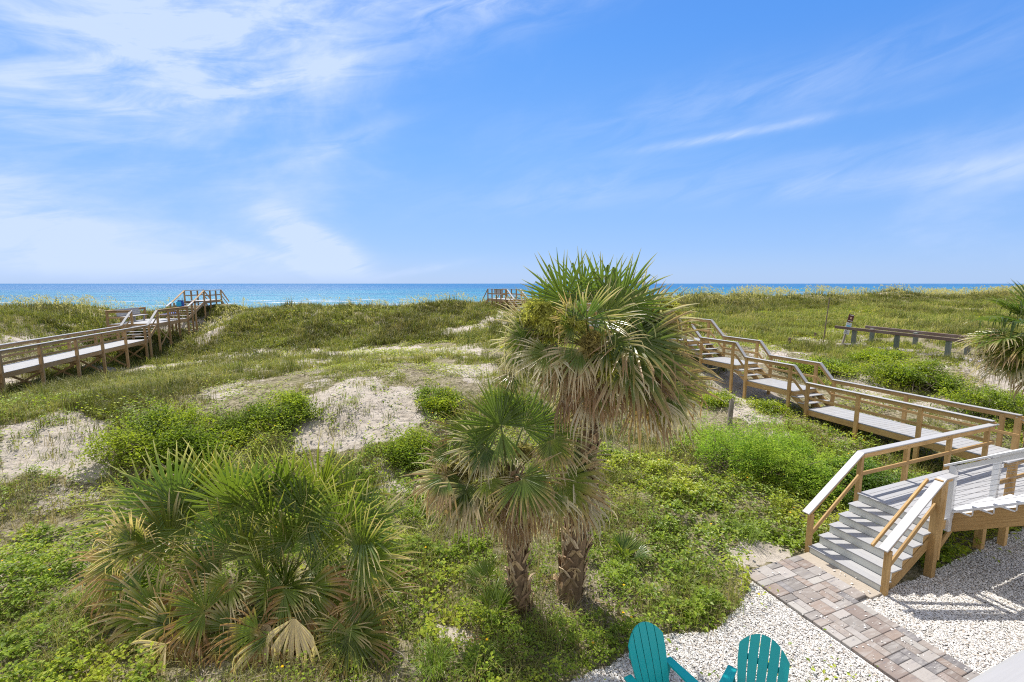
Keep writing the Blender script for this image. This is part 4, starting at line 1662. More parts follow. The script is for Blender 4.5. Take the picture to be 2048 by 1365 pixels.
def palm(name, base, apex, r0, r1, label, seed, spec, extra, boots, clusters, dead, bend=.1):
    rng = np.random.default_rng(seed)
    t = thing(name, base, label, "palm tree", "palms in the dune garden")
    palm_trunk(rng, t, base, np.array(apex) - UPZ * .12, r0, r1, boots, bend)
    n, lo, hi, pet, blade, seg = spec
    for k in range(n):
        f = k / (n - 1)
        az = k * 2.39996 + rng.normal() * .2
        el = hi + (lo - hi) * f ** .8 + rng.normal() * .08
        dry = np.clip((f - .28) * 1.0 + rng.normal() * .08, .02, .80)
        frond_obj(rng, t, "frond", base=np.array(apex) - UPZ * (.05 + .35 * f), az=az, el=el, pet=pet * rng.uniform(.85, 1.1) * (.75 + .4 * f), blade=blade * rng.uniform(.9, 1.08),
                  dry=dry, droop=.35 + 1.3 * f, nseg=seg, fold=.30 + .25 * f, sag=.5 + .9 * f, spread=128 - 30 * f)
    for e in extra:
        frond_obj(rng, t, "frond", base=np.array(apex) - UPZ * e.pop("dz", .1), **e)
    for az, el, ln, colr, fat in clusters:
        flower_cluster(rng, t, np.array(apex) - UPZ * .1, az, el, ln, colr, fat=fat)
    dead_skirt(rng, t, apex, r1, dead[0], dead[1], dead[2], blade=dead[3])
    return t



def flower_to(rng, root, base, tip, colr, n=420, fat=.3, rise=.35):
    """spray of buds on a stalk that arches from the crown to a given tip"""
    b, e = np.array(base, float), np.array(tip, float)
    ctl = (b + e) / 2 + UPZ * rise
    pts = [b * (1 - t) ** 2 + ctl * 2 * t * (1 - t) + e * t * t for t in np.linspace(0, 1, 11)]
    mb = MB(root.location)
    mb.tube(pts, np.linspace(.014, .004, 11), 5, C=np.array(colr) * .6)
    V, T, C = [], [], []
    for k in range(n):
        i = rng.uniform(4.0, 10)
        a = pts[int(i)] + (pts[min(int(i) + 1, 10)] - pts[int(i)]) * (i % 1)
        u = nrm_(rng.normal(size=3) - UPZ * .35)
        l = fat * rng.uniform(.3, 1.0)
        tw = nrm_(np.cross(u, rng.normal(size=3)))
        c = np.array(colr) * rng.uniform(.65, 1.25)
        mid = a + u * l * .5 + rng.normal(size=3) * .025
        end = a + u * l - UPZ * .05
        b0 = len(V)
        w = .0042
        V += [a - tw * w * .5, a + tw * w * .5, mid, end]
        T += [(b0, b0 + 1, b0 + 2), (b0 + 1, b0 + 3, b0 + 2)]
        C += [c * .75] * 4
        for _ in range(6):
            t = rng.uniform(.25, 1)
            q = a + (mid - a) * min(1, t * 2) if t < .5 else mid + (end - mid) * (t * 2 - 1)
            v = nrm_(rng.normal(size=3)) * rng.uniform(.025, .06)
            x = nrm_(np.cross(v, rng.normal(size=3))) * .0055
            b0 = len(V)
            V += [q - x, q + x, q + v]
            T += [(b0, b0 + 1, b0 + 2)]
            C += [c * rng.uniform(.8, 1.3)] * 3
    mb.add(V, (), T, None, np.array(C))
    return mb.build("flower_cluster", M_GRASS, root)


def fan_palm(name, base, apex, r0, r1, label, seed, fans, boots, flowers, bend, ppm):
    """fans: blade foot (x, y seen from the house), depth step, direction in degrees, blade length, dryness, droop, spread"""
    rng = np.random.default_rng(seed)
    t = thing(name, base, label, "palm tree", "palms in the dune garden")
    top = np.array(apex, float)
    palm_trunk(rng, t, base, top - UPZ * .05, r0, r1, boots, bend)
    for (x, y, dy, ang, bl, dry, droop, spread) in fans:
        H = np.array(at_y(x, y, apex[1] + dy))
        a = math.radians(ang + rng.normal() * 4)
        tow = -.25 - .35 * (dy < -.15) + .25 * (dy > .15)
        A = np.array((math.cos(a), tow * (.6 if abs(math.sin(a)) > .8 else 1), math.sin(a)))
        face = np.array((rng.normal() * .25, -1.0, .55 + rng.normal() * .2))
        off = nrm_(H - top) * r1 * .6
        frond_obj(rng, t, "frond", base=top + off - UPZ * (.05 + .25 * (y - 600 > 100)), H=H, A=A, face=face, blade=bl / ppm, dry=dry, droop=droop * (.62 if dry < .8 else .9), spread=spread,
                  nseg=max(13, int(spread * .33)), fold=.22 if dry < .7 else .5, pale=.65)
    for (x, y, dy, colr, n, fat) in flowers:
        flower_to(rng, t, top, at_y(x, y, apex[1] + dy), colr, n, fat)
    return t


YG = (.36, .36, .115)
BR = (.34, .27, .12)
pb = Vector(at_z(1138, 1188, .10)); pb.z = ground_at(pb) - .05
pa = at_y(1182, 690, pb.y + .15)
rg = np.random.default_rng(400)
FANS = [(1128, 602, .10, 114, 110, .03, .12, 118), (1165, 592, .40, 93, 98, .02, .10, 115), (1205, 600, .25, 74, 110, .03, .12, 115), (1238, 612, .05, 48, 122, .05, .2, 118),
        (1250, 628, .20, 14, 108, .08, .3, 110), (1108, 612, .25, 166, 80, .06, .25, 105), (1172, 640, -.40, 62, 88, .26, .5, 110), (1148, 652, -.35, 128, 82, .28, .5, 105), (1205, 640, -.3, 30, 95, .22, .6, 105),
        (1266, 655, .10, 10, 140, .30, .5, 105), (1260, 672, -.20, -20, 160, .22, .5, 105), (1262, 696, -.30, -46, 178, .25, .5, 95), (1292, 700, .30, -16, 125, .26, .5, 100), (1312, 778, -.10, -56, 132, .36, .5, 80),
        (1272, 800, -.15, -74, 112, .95, .7, 38), (1300, 806, .05, -42, 118, .95, .5, 40), (1330, 765, .15, -44, 120, .45, .6, 80), (1236, 720, -.45, -66, 100, .42, .8, 60), (1200, 776, -.40, -68, 80, .50, .9, 80),
        (1062, 662, .05, 160, 88, .42, .5, 95), (1052, 682, -.10, 200, 80, .45, .6, 95), (1096, 706, -.30, 216, 88, .58, .6, 100), (1032, 742, .0, 186, 58, .88, .4, 70), (1026, 750, -.05, 236, 52, .40, .5, 70),
        (1116, 746, -.25, 262, 72, .55, .8, 80), (1130, 728, -.10, 238, 66, .65, .8, 85), (1085, 640, .30, 150, 95, .30, .6, 100), (1290, 640, .35, 25, 110, .30, .5, 95), (1160, 700, -.45, 250, 95, .6, 1.0, 70), (1215, 690, -.5, -40, 90, .4, .9, 95)]
for q in range(34):                     # dead fronds hanging against the trunk
    FANS.append((rg.uniform(1122, 1218), rg.uniform(690, 790), rg.uniform(-.35, .25), rg.uniform(-114, -68), rg.uniform(70, 122), 1.0, 1.1, rg.uniform(24, 46)))
for q in range(7):                      # brown flank on the right, ragged brown fans on the left
    FANS.append((rg.uniform(1255, 1345), rg.uniform(715, 790), rg.uniform(-.3, .3), rg.uniform(-72, -38), rg.uniform(95, 130), rg.uniform(.75, 1.0), .8, rg.uniform(30, 60)))
for q in range(5):
    FANS.append((rg.uniform(1020, 1120), rg.uniform(690, 750), rg.uniform(-.3, .3), rg.uniform(190, 265), rg.uniform(50, 75), rg.uniform(.6, .95), .8, rg.uniform(40, 80)))
for q in range(5):                      # back of the crown
    an = rg.uniform(-20, 200)
    FANS.append((1182 + 75 * math.cos(math.radians(an)), 665 - 60 * math.sin(math.radians(an)), .5, an, 92, .15, .4, 110))
YL = (.50, .48, .15)
fan_palm("cabbage_palm", pb, pa, .205, .165, "tallest cabbage palm with upright green fans above the horizon and shaggy brown lower fronds", 21, FANS, 130,
         [(1060, 610, -.15, YL, 460, .26), (1090, 640, -.30, YL, 420, .26), (1040, 640, .05, YL, 360, .24), (1010, 690, .10, YL, 380, .26), (1130, 640, -.45, YL, 260, .22), (1350, 610, .30, YL, 420, .26), (1375, 640, .25, YL, 320, .24),
          (1218, 748, -.62, YL, 480, .27), (1175, 700, -.60, BR, 360, .20), (1195, 690, -.62, BR, 300, .18)], .05, 910 / pa[1])

pb2 = Vector(at_z(1040, 1212, .10)); pb2.z = ground_at(pb2) - .05
pa2 = at_y(1016, 930, pb2.y + .05)
FANS = [(1000, 852, .05, 122, 124, .03, .10, 100), (1002, 848, .20, 86, 96, .02, .10, 90), (1046, 856, .20, 64, 114, .03, .12, 105), (1076, 852, .30, 24, 88, .06, .3, 100), (968, 888, -.10, 118, 52, .12, .3, 75), (966, 892, -.20, 192, 92, .34, .5, 105),
        (970, 895, -.30, 250, 72, .30, .7, 95), (892, 908, .0, 172, 56, .52, .5, 90), (1106, 872, .0, -28, 104, .28, .6, 105), (1100, 882, -.20, -72, 74, .30, .8, 85), (1046, 956, -.60, -14, 92, .26, .6, 80), (1044, 960, -.60, -68, 112, .24, .6, 85),
        (1120, 962, -.20, -46, 128, .46, .7, 95), (930, 966, -.20, 232, 104, .62, .9, 95), (938, 978, -.25, 262, 112, .42, .8, 85), (976, 962, -.40, -66, 60, .40, .8, 80), (1004, 866, -.30, -84, 92, .10, .5, 34), (905, 940, .10, 205, 90, .75, .8, 80),
        (1140, 930, .15, -18, 100, .50, .7, 95), (1090, 905, .35, 5, 100, .35, .6, 100), (940, 870, .30, 150, 90, .2, .4, 100), (1150, 985, .1, -60, 105, .8, .9, 60)]
for q in range(7):
    FANS.append((rg.uniform(880, 960), rg.uniform(940, 1000), rg.uniform(-.3, .3), rg.uniform(210, 275), rg.uniform(80, 110), rg.uniform(.7, 1.0), .9, rg.uniform(30, 60)))
for q in range(6):
    FANS.append((rg.uniform(1095, 1160), rg.uniform(930, 1000), rg.uniform(-.3, .3), rg.uniform(-85, -40), rg.uniform(80, 110), rg.uniform(.7, 1.0), .9, rg.uniform(30, 60)))
for q in range(22):
    FANS.append((rg.uniform(985, 1080), rg.uniform(965, 1030), rg.uniform(-.30, .25), rg.uniform(-108, -72), rg.uniform(70, 100), 1.0, 1.1, rg.uniform(24, 44)))
BL = (.33, .28, .13)
fan_palm("cabbage_palm", pb2, pa2, .155, .145, "shorter cabbage palm with deep green crown standing left in front of tallest palm", 33, FANS, 70,
         [(872, 955, -.05, BL, 420, .25), (890, 985, -.10, BL, 360, .24), (990, 1010, -.45, BL, 380, .20), (1000, 1040, -.40, BL, 260, .2), (1060, 905, .3, BL, 240, .2)], .03, 910 / pa2[1])

# third palm, half out of frame at the right edge
p3x, p3y, _ = at_y(2095, 700, 13.5)
p3b = Vector((p3x, p3y, ground_at((p3x, p3y)) - .1))
pa3 = at_y(2082, 655, 13.6)
palm("cabbage_palm", p3b, pa3, .2, .17, "cabbage palm cut by the right picture edge, in front of old boardwalk", 52,
     (36, -.70, 1.05, .95, 1.12, 40),
     [dict(az=-1.5, el=-.05, pet=1.0, blade=1.25, dry=.28, droop=.8, nseg=46, fold=.3), dict(az=-1.9, el=-.35, pet=1.0, blade=1.1, dry=.45, droop=1.0, nseg=44, fold=.3)], 50,
     [(-1.7, -.1, 1.5, YG, .45), (-2.2, 0, 1.4, YG, .4), (-1.2, -.2, 1.5, YG, .4)], (12, -.9, -.2, .8))


LOWC = at_ground(520, 1268)


def low_palm():
    rng = np.random.default_rng(77)
    c = LOWC
    t = thing("low_palm", c, "broad trunkless palm clump with arching green fans at lower left", "palm", "palms in the dune garden")
    mb = MB(t.location)
    for k in range(26):
        a, r = rng.uniform(0, 6.28), rng.uniform(0, .45)
        p = np.array((c.x + r * math.cos(a), c.y + r * math.sin(a), c.z - .05))
        mb.board(p, p + np.array((rng.normal() * .12, rng.normal() * .12, rng.uniform(.2, .55))), .07, .05, C=np.array((.27, .20, .12)) * rng.uniform(.6, 1.2))
    mb.build("stem", M_TRUNK, t)
    F = [(510, 1000, 95, 118, .03, .25), (430, 985, 118, 118, .04, .3), (580, 988, 76, 116, .03, .25), (640, 990, 58, 126, .05, .3), (692, 1005, 42, 118, .06, .35), (728, 1062, 30, 118, .10, .4), (350, 1012, 134, 135, .06, .35),
         (300, 1035, 150, 125, .10, .4), (400, 1015, 112, 125, .04, .3), (545, 1010, 85, 125, .03, .25), (470, 1015, 104, 125, .03, .25), (610, 1030, 62, 120, .05, .35), (505, 1056, -88, 70, .05, .3), (590, 1082, 82, 96, .05, .25),
         (722, 1112, 18, 124, .14, .5), (742, 1124, -12, 104, .16, .6), (252, 1112, 172, 108, .42, .5), (242, 1142, 202, 110, .36, .6), (272, 1092, 140, 96, .44, .5), (390, 1122, 122, 80, .14, .4), (402, 1128, 228, 84, .20, .6),
         (570, 1172, 70, 92, .12, .5), (572, 1176, -20, 100, .14, .6), (568, 1178, 235, 96, .12, .6), (410, 1222, 152, 98, .30, .6), (500, 1242, -80, 116, .22, .6), (470, 1242, 200, 108, .30, .7), (524, 1262, -40, 108, .26, .7),
         (332, 1292, 200, 124, .34, .7), (352, 1294, 242, 116, .40, .7), (702, 1262, -8, 116, .20, .6), (702, 1266, -60, 116, .18, .6), (692, 1262, 250, 98, .26, .7), (722, 1202, -70, 90, .50, .7), (650, 1080, 50, 110, .08, .4),
         (690, 1150, -30, 110, .2, .6), (330, 1150, 160, 110, .30, .6), (310, 1220, 190, 120, .42, .7), (450, 1090, 130, 100, .08, .4), (620, 1140, 20, 100, .14, .5), (560, 1110, 110, 100, .06, .3), (430, 1160, 190, 95, .25, .6),
         (600, 1230, -60, 100, .3, .7), (640, 1210, -20, 105, .25, .7), (380, 1060, 140, 115, .08, .4), (460, 1170, 250, 90, .3, .7), (540, 1050, 100, 110, .04, .25), (490, 1110, 80, 90, .05, .3), (760, 1180, -40, 90, .3, .7), (280, 1180, 210, 110, .4, .7),
         (340, 1080, 120, 110, .15, .4), (690, 1060, 60, 120, .06, .35), (530, 1160, 60, 90, .1, .4)]
    for q in range(24):
        F.append((rng.uniform(320, 620), rng.uniform(1170, 1320), rng.uniform(215, 300), rng.uniform(90, 135), rng.choice([.62, .8, 1.0]), 1.3))
    for (x, y, ang, bl, dry, droop) in F:
        Y = 7.55 - (y - 1000) * .0048 + rng.normal() * .12
        H = np.array(at_y(x, y, Y))
        if H[2] < c.z + .35:
            H[2] = c.z + .25 + rng.random() * .2
        a = math.radians(ang + rng.normal() * 5)
        A = np.array((math.cos(a), -.15 - .3 * (y > 1150) + rng.normal() * .15, math.sin(a)))
        b0 = np.array(c) + np.array((rng.normal() * .18 + (x - 510) * .0012, rng.normal() * .18, rng.uniform(0, .25)))
        frond_obj(rng, t, "frond", base=b0, H=H, A=A, face=np.array((rng.normal() * .3, -1.0, .8 + rng.normal() * .3)), tone=np.array((1.25, 1.18, 1.0)) * rng.uniform(.85, 1.2), blade=bl / 910 * Y * 1.08, dry=dry, droop=droop * .8, spread=118 if dry < .65 else 60,
                  nseg=38 if dry < .65 else 16, fold=.25, pale=.85)


low_palm()


def seedling(px, py, label, seed, sc=.55, n=7):
    rng = np.random.default_rng(seed)
    c = Vector(at_z(px, py, .1)); c.z = ground_at(c)
    t = thing("palm_seedling", c, label, "palm seedling", "young palms under the trees")
    for k in range(n):
        frond_obj(rng, t, "frond", base=np.array(c), az=k * 2.4 + rng.normal() * .2, el=rng.uniform(.6, 1.3), pet=.22 * sc * 2, blade=.62 * sc * 1.5, dry=.05, droop=.5, nseg=14, spread=55, fold=.4)


seedling(985, 1240, "small blue green palm seedling left of the shorter palm's foot", 3, .55, 7)
seedling(972, 1178, "dark upright palm seedling behind the small blue green one", 4, .45, 6)
seedling(1250, 1120, "dark grassy palm seedling right of the two trunks", 6, .5, 7)


# ------------------------------------------------------------------ leaves, blades, shrubs
def leaf_mesh(P, size, az, pitch, col, wid=.55, fold=.25):
    n = len(P)
    d = np.stack([np.sin(az) * np.cos(pitch), np.cos(az) * np.cos(pitch), np.sin(pitch)], 1)
    s = np.stack([np.cos(az), -np.sin(az), np.zeros(n)], 1)
    nn = np.cross(s, d)
    L = size[:, None]
    V = np.empty((n, 4, 3))
    V[:, 0] = P
    V[:, 1] = P + d * L * .5 + s * L * wid * .5 + nn * L * fold * .4
    V[:, 2] = P + d * L - nn * L * .12
    V[:, 3] = P + d * L * .5 - s * L * wid * .5 + nn * L * fold * .4
    b = np.arange(n)[:, None] * 4
    T = np.concatenate([b + np.array((0, 1, 2)), b + np.array((0, 2, 3))])
    C = np.repeat(col, 4, 0)
    return V.reshape(-1, 3), T, C


def blade_mesh(P, h, az, lean, wd, col, tipcol=None):
    n = len(P)
    o = np.stack([np.sin(az), np.cos(az), np.zeros(n)], 1)
    s = np.stack([np.cos(az), -np.sin(az), np.zeros(n)], 1) * wd[:, None]
    V = np.empty((n, 5, 3))
    up = np.array((0, 0, 1.0))
    V[:, 0] = P - s
    V[:, 1] = P + s
    m = P + up * (h * .6)[:, None] + o * (h * lean * .30)[:, None]
    V[:, 2] = m + s * .8
    V[:, 3] = m - s * .8
    V[:, 4] = P + up * (h * (1 - .35 * lean))[:, None] + o * (h * lean)[:, None]
    b = np.arange(n)[:, None] * 5
    Q = b + np.array((0, 1, 2, 3))
    T = b + np.array((3, 2, 4))
    C = np.repeat(col, 5, 0).reshape(n, 5, 3).copy()
    if tipcol is not None:
        C[:, 4] = tipcol
    return V.reshape(-1, 3), Q, T, C.reshape(-1, 3)


def shrub(px, py, Y, rx, ry, rz, nleaf, size, cols, label, seed, name="shrub", wid=.5, twigs=40, group="leafy shrubs on the dunes", sun=None):
    rng = np.random.default_rng(seed)
    c = at_ground(px, py)
    c.z = ground_at(c)
    t = thing(name, c, label, "shrub", group)
    n = nleaf
    nl = 11                              # ragged outline: several lobes of different height
    la = rng.uniform(0, 6.28, nl)
    lr = np.sqrt(rng.random(nl)) * .78
    lc = np.stack([np.cos(la) * lr * rx, np.sin(la) * lr * ry, rz * rng.uniform(.05, .45, nl) * (1 - .5 * lr)], 1)
    ls = rng.uniform(.28, .60, nl)
    ns = n // 14 + 1
    li = rng.integers(0, nl, ns)
    d = nrm_(rng.normal(size=(ns, 3)))
    d[:, 2] = np.where(d[:, 2] < 0, -d[:, 2] * .8, d[:, 2])
    k = rng.uniform(.2, 1, ns) ** .40 * rng.uniform(.85, 1.25, ns)
    L = lc[li] + d * np.array((rx, ry, rz)) * (ls[li] * k)[:, None]
    cl = np.floor(rng.random(n) * ns).astype(int)     # leaves gather in sprigs
    cen = L[cl]
    P = cen + rng.normal(size=(n, 3)) * size * 1.5 * np.array((1, 1, .7))
    X, Yy = P[:, 0] + c.x, P[:, 1] + c.y
    gz = terrain(X, Yy) - c.z
    P[:, 2] = np.maximum(P[:, 2], .02) + gz
    cols = np.array(cols)
    ci = cols[((li + rng.integers(0, 2, ns)) % len(cols))[cl]] * rng.uniform(.7, 1.25, (n, 1))
    az = np.arctan2(P[:, 0], P[:, 1]) + rng.normal(0, 1.2, n)
    V, T, C = leaf_mesh(P, size * rng.uniform(.6, 1.6, n), az, rng.normal(.15, .55, n), ci, wid)
    mesh_obj("foliage", V, [T], M_LEAF, t, C)
    mb = MB()
    for q in range(twigs):
        e = cen[rng.integers(len(cen))] * rng.uniform(.7, 1.08)
        b0 = np.array((rng.normal() * rx * .35, rng.normal() * ry * .35, -.05))
        m = (b0 + e) / 2 + np.array((rng.normal() * .1, rng.normal() * .1, .12))
        gz0 = float(terrain([c.x + e[0]], [c.y + e[1]])[0]) - c.z
        mb.tube([b0, m + np.array((0, 0, gz0 * .5)), e + np.array((0, 0, gz0))], [.016, .011, .005], 5, C=np.array((.26, .21, .16)) * rng.uniform(.6, 1.3), cap=False)
    mb.build("stem", M_TWIG, t)
    return t


YEL = [(0.229, 0.27, 0.03), (0.157, 0.209, 0.024), (0.107, 0.155, 0.022), (0.286, 0.317, 0.041)]
DKG = [(0.095, 0.138, 0.02), (0.138, 0.196, 0.026), (0.069, 0.102, 0.017), (0.192, 0.239, 0.032)]
FRN = [(0.185, 0.27, 0.052), (0.23, 0.322, 0.059), (0.138, 0.227, 0.049), (0.277, 0.348, 0.078)]
GLO = [(0.079, 0.142, 0.03), (0.107, 0.176, 0.038), (0.057, 0.108, 0.024), (0.143, 0.203, 0.047)]
shrub(335, 915, 0, 1.55, 1.15, 1.25, 16000, .066, DKG + YEL[:2], "large dark leafy shrub on sand slope above the low palm clump", 101, twigs=70)
shrub(565, 838, 0, 1.15, .85, .70, 8500, .066, DKG + YEL[:2], "rounded bright green shrub at left edge of bare sand hollow", 102)
shrub(455, 880, 0, .95, .65, .45, 4500, .062, DKG + YEL[:1], "low dark shrub between the large slope shrub and sand hollow", 103)
shrub(885, 815, 0, .95, .75, .62, 6500, .064, YEL + DKG[:2], "bright yellow green shrub at right edge of bare sand hollow", 104)
shrub(850, 918, 0, .95, .75, .72, 6500, .060, DKG + YEL[:2], "dense green shrub below sand hollow, left of the shorter palm", 105)
shrub(1010, 815, 0, 1.0, .8, .50, 4500, .064, YEL + DKG, "low shrub seen behind the crown of shorter palm", 106)
shrub(1650, 745, 0, 1.9, 1.2, .75, 8000, .085, DKG + YEL[:2], "sprawling green shrub beyond right boardwalk, nearest the stepped handrails", 107)
shrub(1830, 775, 0, 1.75, 1.2, 1.4, 12000, .078, DKG + YEL[:2], "largest domed dark green shrub in front of old boardwalk", 108, twigs=70)
shrub(1750, 722, 0, 1.4, .9, .55, 5000, .085, YEL + DKG[:2], "yellow green shrub under the near rail of old boardwalk", 109)
shrub(1990, 836, 0, 1.9, 1.2, 1.5, 10000, .068, DKG + YEL[:1], "twiggy dark shrub at right edge behind the boardwalk corner", 110, twigs=80)
shrub(1570, 960, 0, 1.65, 1.3, 1.9, 24000, .052, FRN, "tall feathery light green bush beside boardwalk walkway", 111, wid=.32, twigs=50)
shrub(1450, 935, 0, 1.25, 1.0, 1.55, 14000, .052, FRN, "feathery light green bush touching the hanging brown palm fronds", 112, wid=.32)
shrub(1665, 985, 0, .95, .8, 1.0, 12000, .056, GLO, "darker glossy bush between feathery bush and landing rail", 113, wid=.45)
shrub(1745, 985, 0, .8, .65, .95, 9000, .056, GLO, "dark glossy bush pressed against the back rail of landing", 116, wid=.45)
shrub(1435, 805, 0, .95, .8, .45, 4000, .066, YEL, "low yellow green shrub behind the lone grey post", 114)
shrub(1545, 822, 0, .8, .6, .45, 3000, .066, YEL, "small leafy shrub under the stepped boardwalk", 115)


# masses nobody could count: ground cover, grass, sea oats, litter
def candidates(rng, n, ymin, ymax, margin=60, power=1.0):
    """random ground points inside the stretch of land the view can reach"""
    y = ymin + (ymax - ymin) * rng.random(n) ** power
    x = (rng.random(n) * 2 - 1) * (1.22 * y + 1.5)
    z = terrain(x, y)
    px, py = pix(x, y, z)
    k = (px > -margin) & (px < 2048 + margin) & (py < 1365 + margin * 1.6)
    return x[k], y[k], z[k], px[k], py[k]


def clear_mask(x, y):
    """True where paving, steps and decks leave no room"""
    u, w = to_uw(x, y)
    b = (u > -1.95) & (u < 1.5) & (w > -1.42) & (w < .12)
    b |= (u > -1.95) & (u < -.55) & (w < .1)
    b |= (u > -.7) & (w < -1.3) & (u < 3.2)
    b |= (u > 1.3) & (u < 8.5) & (w > -1.2) & (w < 0.05) & (np.abs(x) < 0)
    return b


def green_mask(x, y, z, px, py, sandw=1.0):
    s, g = cover(x, y, z)
    return s, g


def ground_cover():
    rng = np.random.default_rng(201)
    x, y, z, px, py = candidates(rng, 560000, 4.0, 17.5, power=.85)
    s, g = cover(x, y, z)
    f1 = fbm(x * .8, y * .8, 301)
    f2 = fbm(x * 2.6, y * 2.6, 305)
    f3 = fbm(x * .45, y * .45, 311)
    near = np.clip((15.5 - y) / 5, 0, 1)
    right = np.clip((px - 1150) / 150, 0, 1) * np.clip((13 - y) / 2, 0, 1)
    dens = np.clip((f1 * .55 + f2 * .45 - .345) * 6, 0.0, 1) * near
    dens = np.maximum(dens, right * np.clip((f1 * .5 + f2 * .5 - .20) * 6, .25, 1))
    front = np.clip((py - 1120) / 120, 0, 1)
    dens = np.maximum(dens, front * np.clip((f1 * .5 + f2 * .5 - .30) * 7, .08, 1))
    dens *= np.where((px < 420) & (py < 1130), .62, 1.0) * np.clip(.45 + 4 * (fbm(x * 1.5, y * 1.5, 351) - .38), .25, 1)
    dens *= (1 - s) ** 1.5
    dens = np.where(g > .5, .012 * (f2 > .5) * 2, dens)
    dens += .035 * (s > .5) * (f2 > .55)
    dens[clear_mask(x, y)] = 0
    # keep the litter circle round the trunks open
    for b, r in ((pb, .55), (pb2, .45), (LOWC, 1.9)):
        dens *= np.clip((np.hypot(x - b.x, y - b.y) - r * .6) / .4, 0.03, 1)
    k = rng.random(len(x)) < dens
    x, y, z, px, py, f1, f2, f3 = (q[k] for q in (x, y, z, px, py, f1, f2, f3))
    n = len(x)
    f4 = fbm(x * 5.5, y * 5.5, 331)
    mound = np.clip(f1 * .6 + f2 * .6 + f4 * .5 - .68, 0, 1) * .95 + .03
    P = np.stack([x, y, z + mound * rng.random(n) ** .5 + .01], 1)
    size = (.050 + .018 * rng.random(n)) * np.clip(.75 + y * .03, .8, 1.25) * rng.uniform(.6, 1.5, n) * (.55 + .95 * fbm(x * .7, y * .7, 341))
    pal = np.array([(.215, .275, .040), (.165, .225, .034), (.12, .175, .030), (.255, .305, .046), (.285, .31, .046)])
    idx = np.clip((f3 * 3.0 + (fbm(x * .9, y * .9, 361) - .5) * 7 + 1.0 + rng.normal(0, .8, n)), 0, 4.99).astype(int)
    col = pal[idx] * rng.uniform(.75, 1.2, (n, 1))
    V, T, C = leaf_mesh(P, size, rng.uniform(0, 6.28, n), rng.normal(.10, .42, n), col, .62)
    # yellow daisies dotted through it
    m = rng.random(n) < .006 * np.clip((f2 - .56) * 8, 0, 1) * (f1 > .45)
    fp = P[m] + np.array((0, 0, .06))
    k = len(fp)
    av, at, ac = [], [], []
    for q in range(8):
        fv, ft, fc = leaf_mesh(fp, np.full(k, .026), np.full(k, q * .785) + rng.random(k) * .3, np.full(k, .25), np.tile((.78, .50, .02), (k, 1)), .55)
        at.append(ft + sum(len(a) for a in av)); av.append(fv); ac.append(fc)
    fv, ft, fc = np.vstack(av), np.vstack(at), np.vstack(ac)
    o = mesh_obj("ground_cover", np.vstack([V, fv]), [np.vstack([T, ft + len(V)])], M_LEAF, None, np.vstack([C, fc]))
    tag(o, "low bright green leafy ground cover dotted with yellow daisies", "ground cover", kind="stuff")


ground_cover()


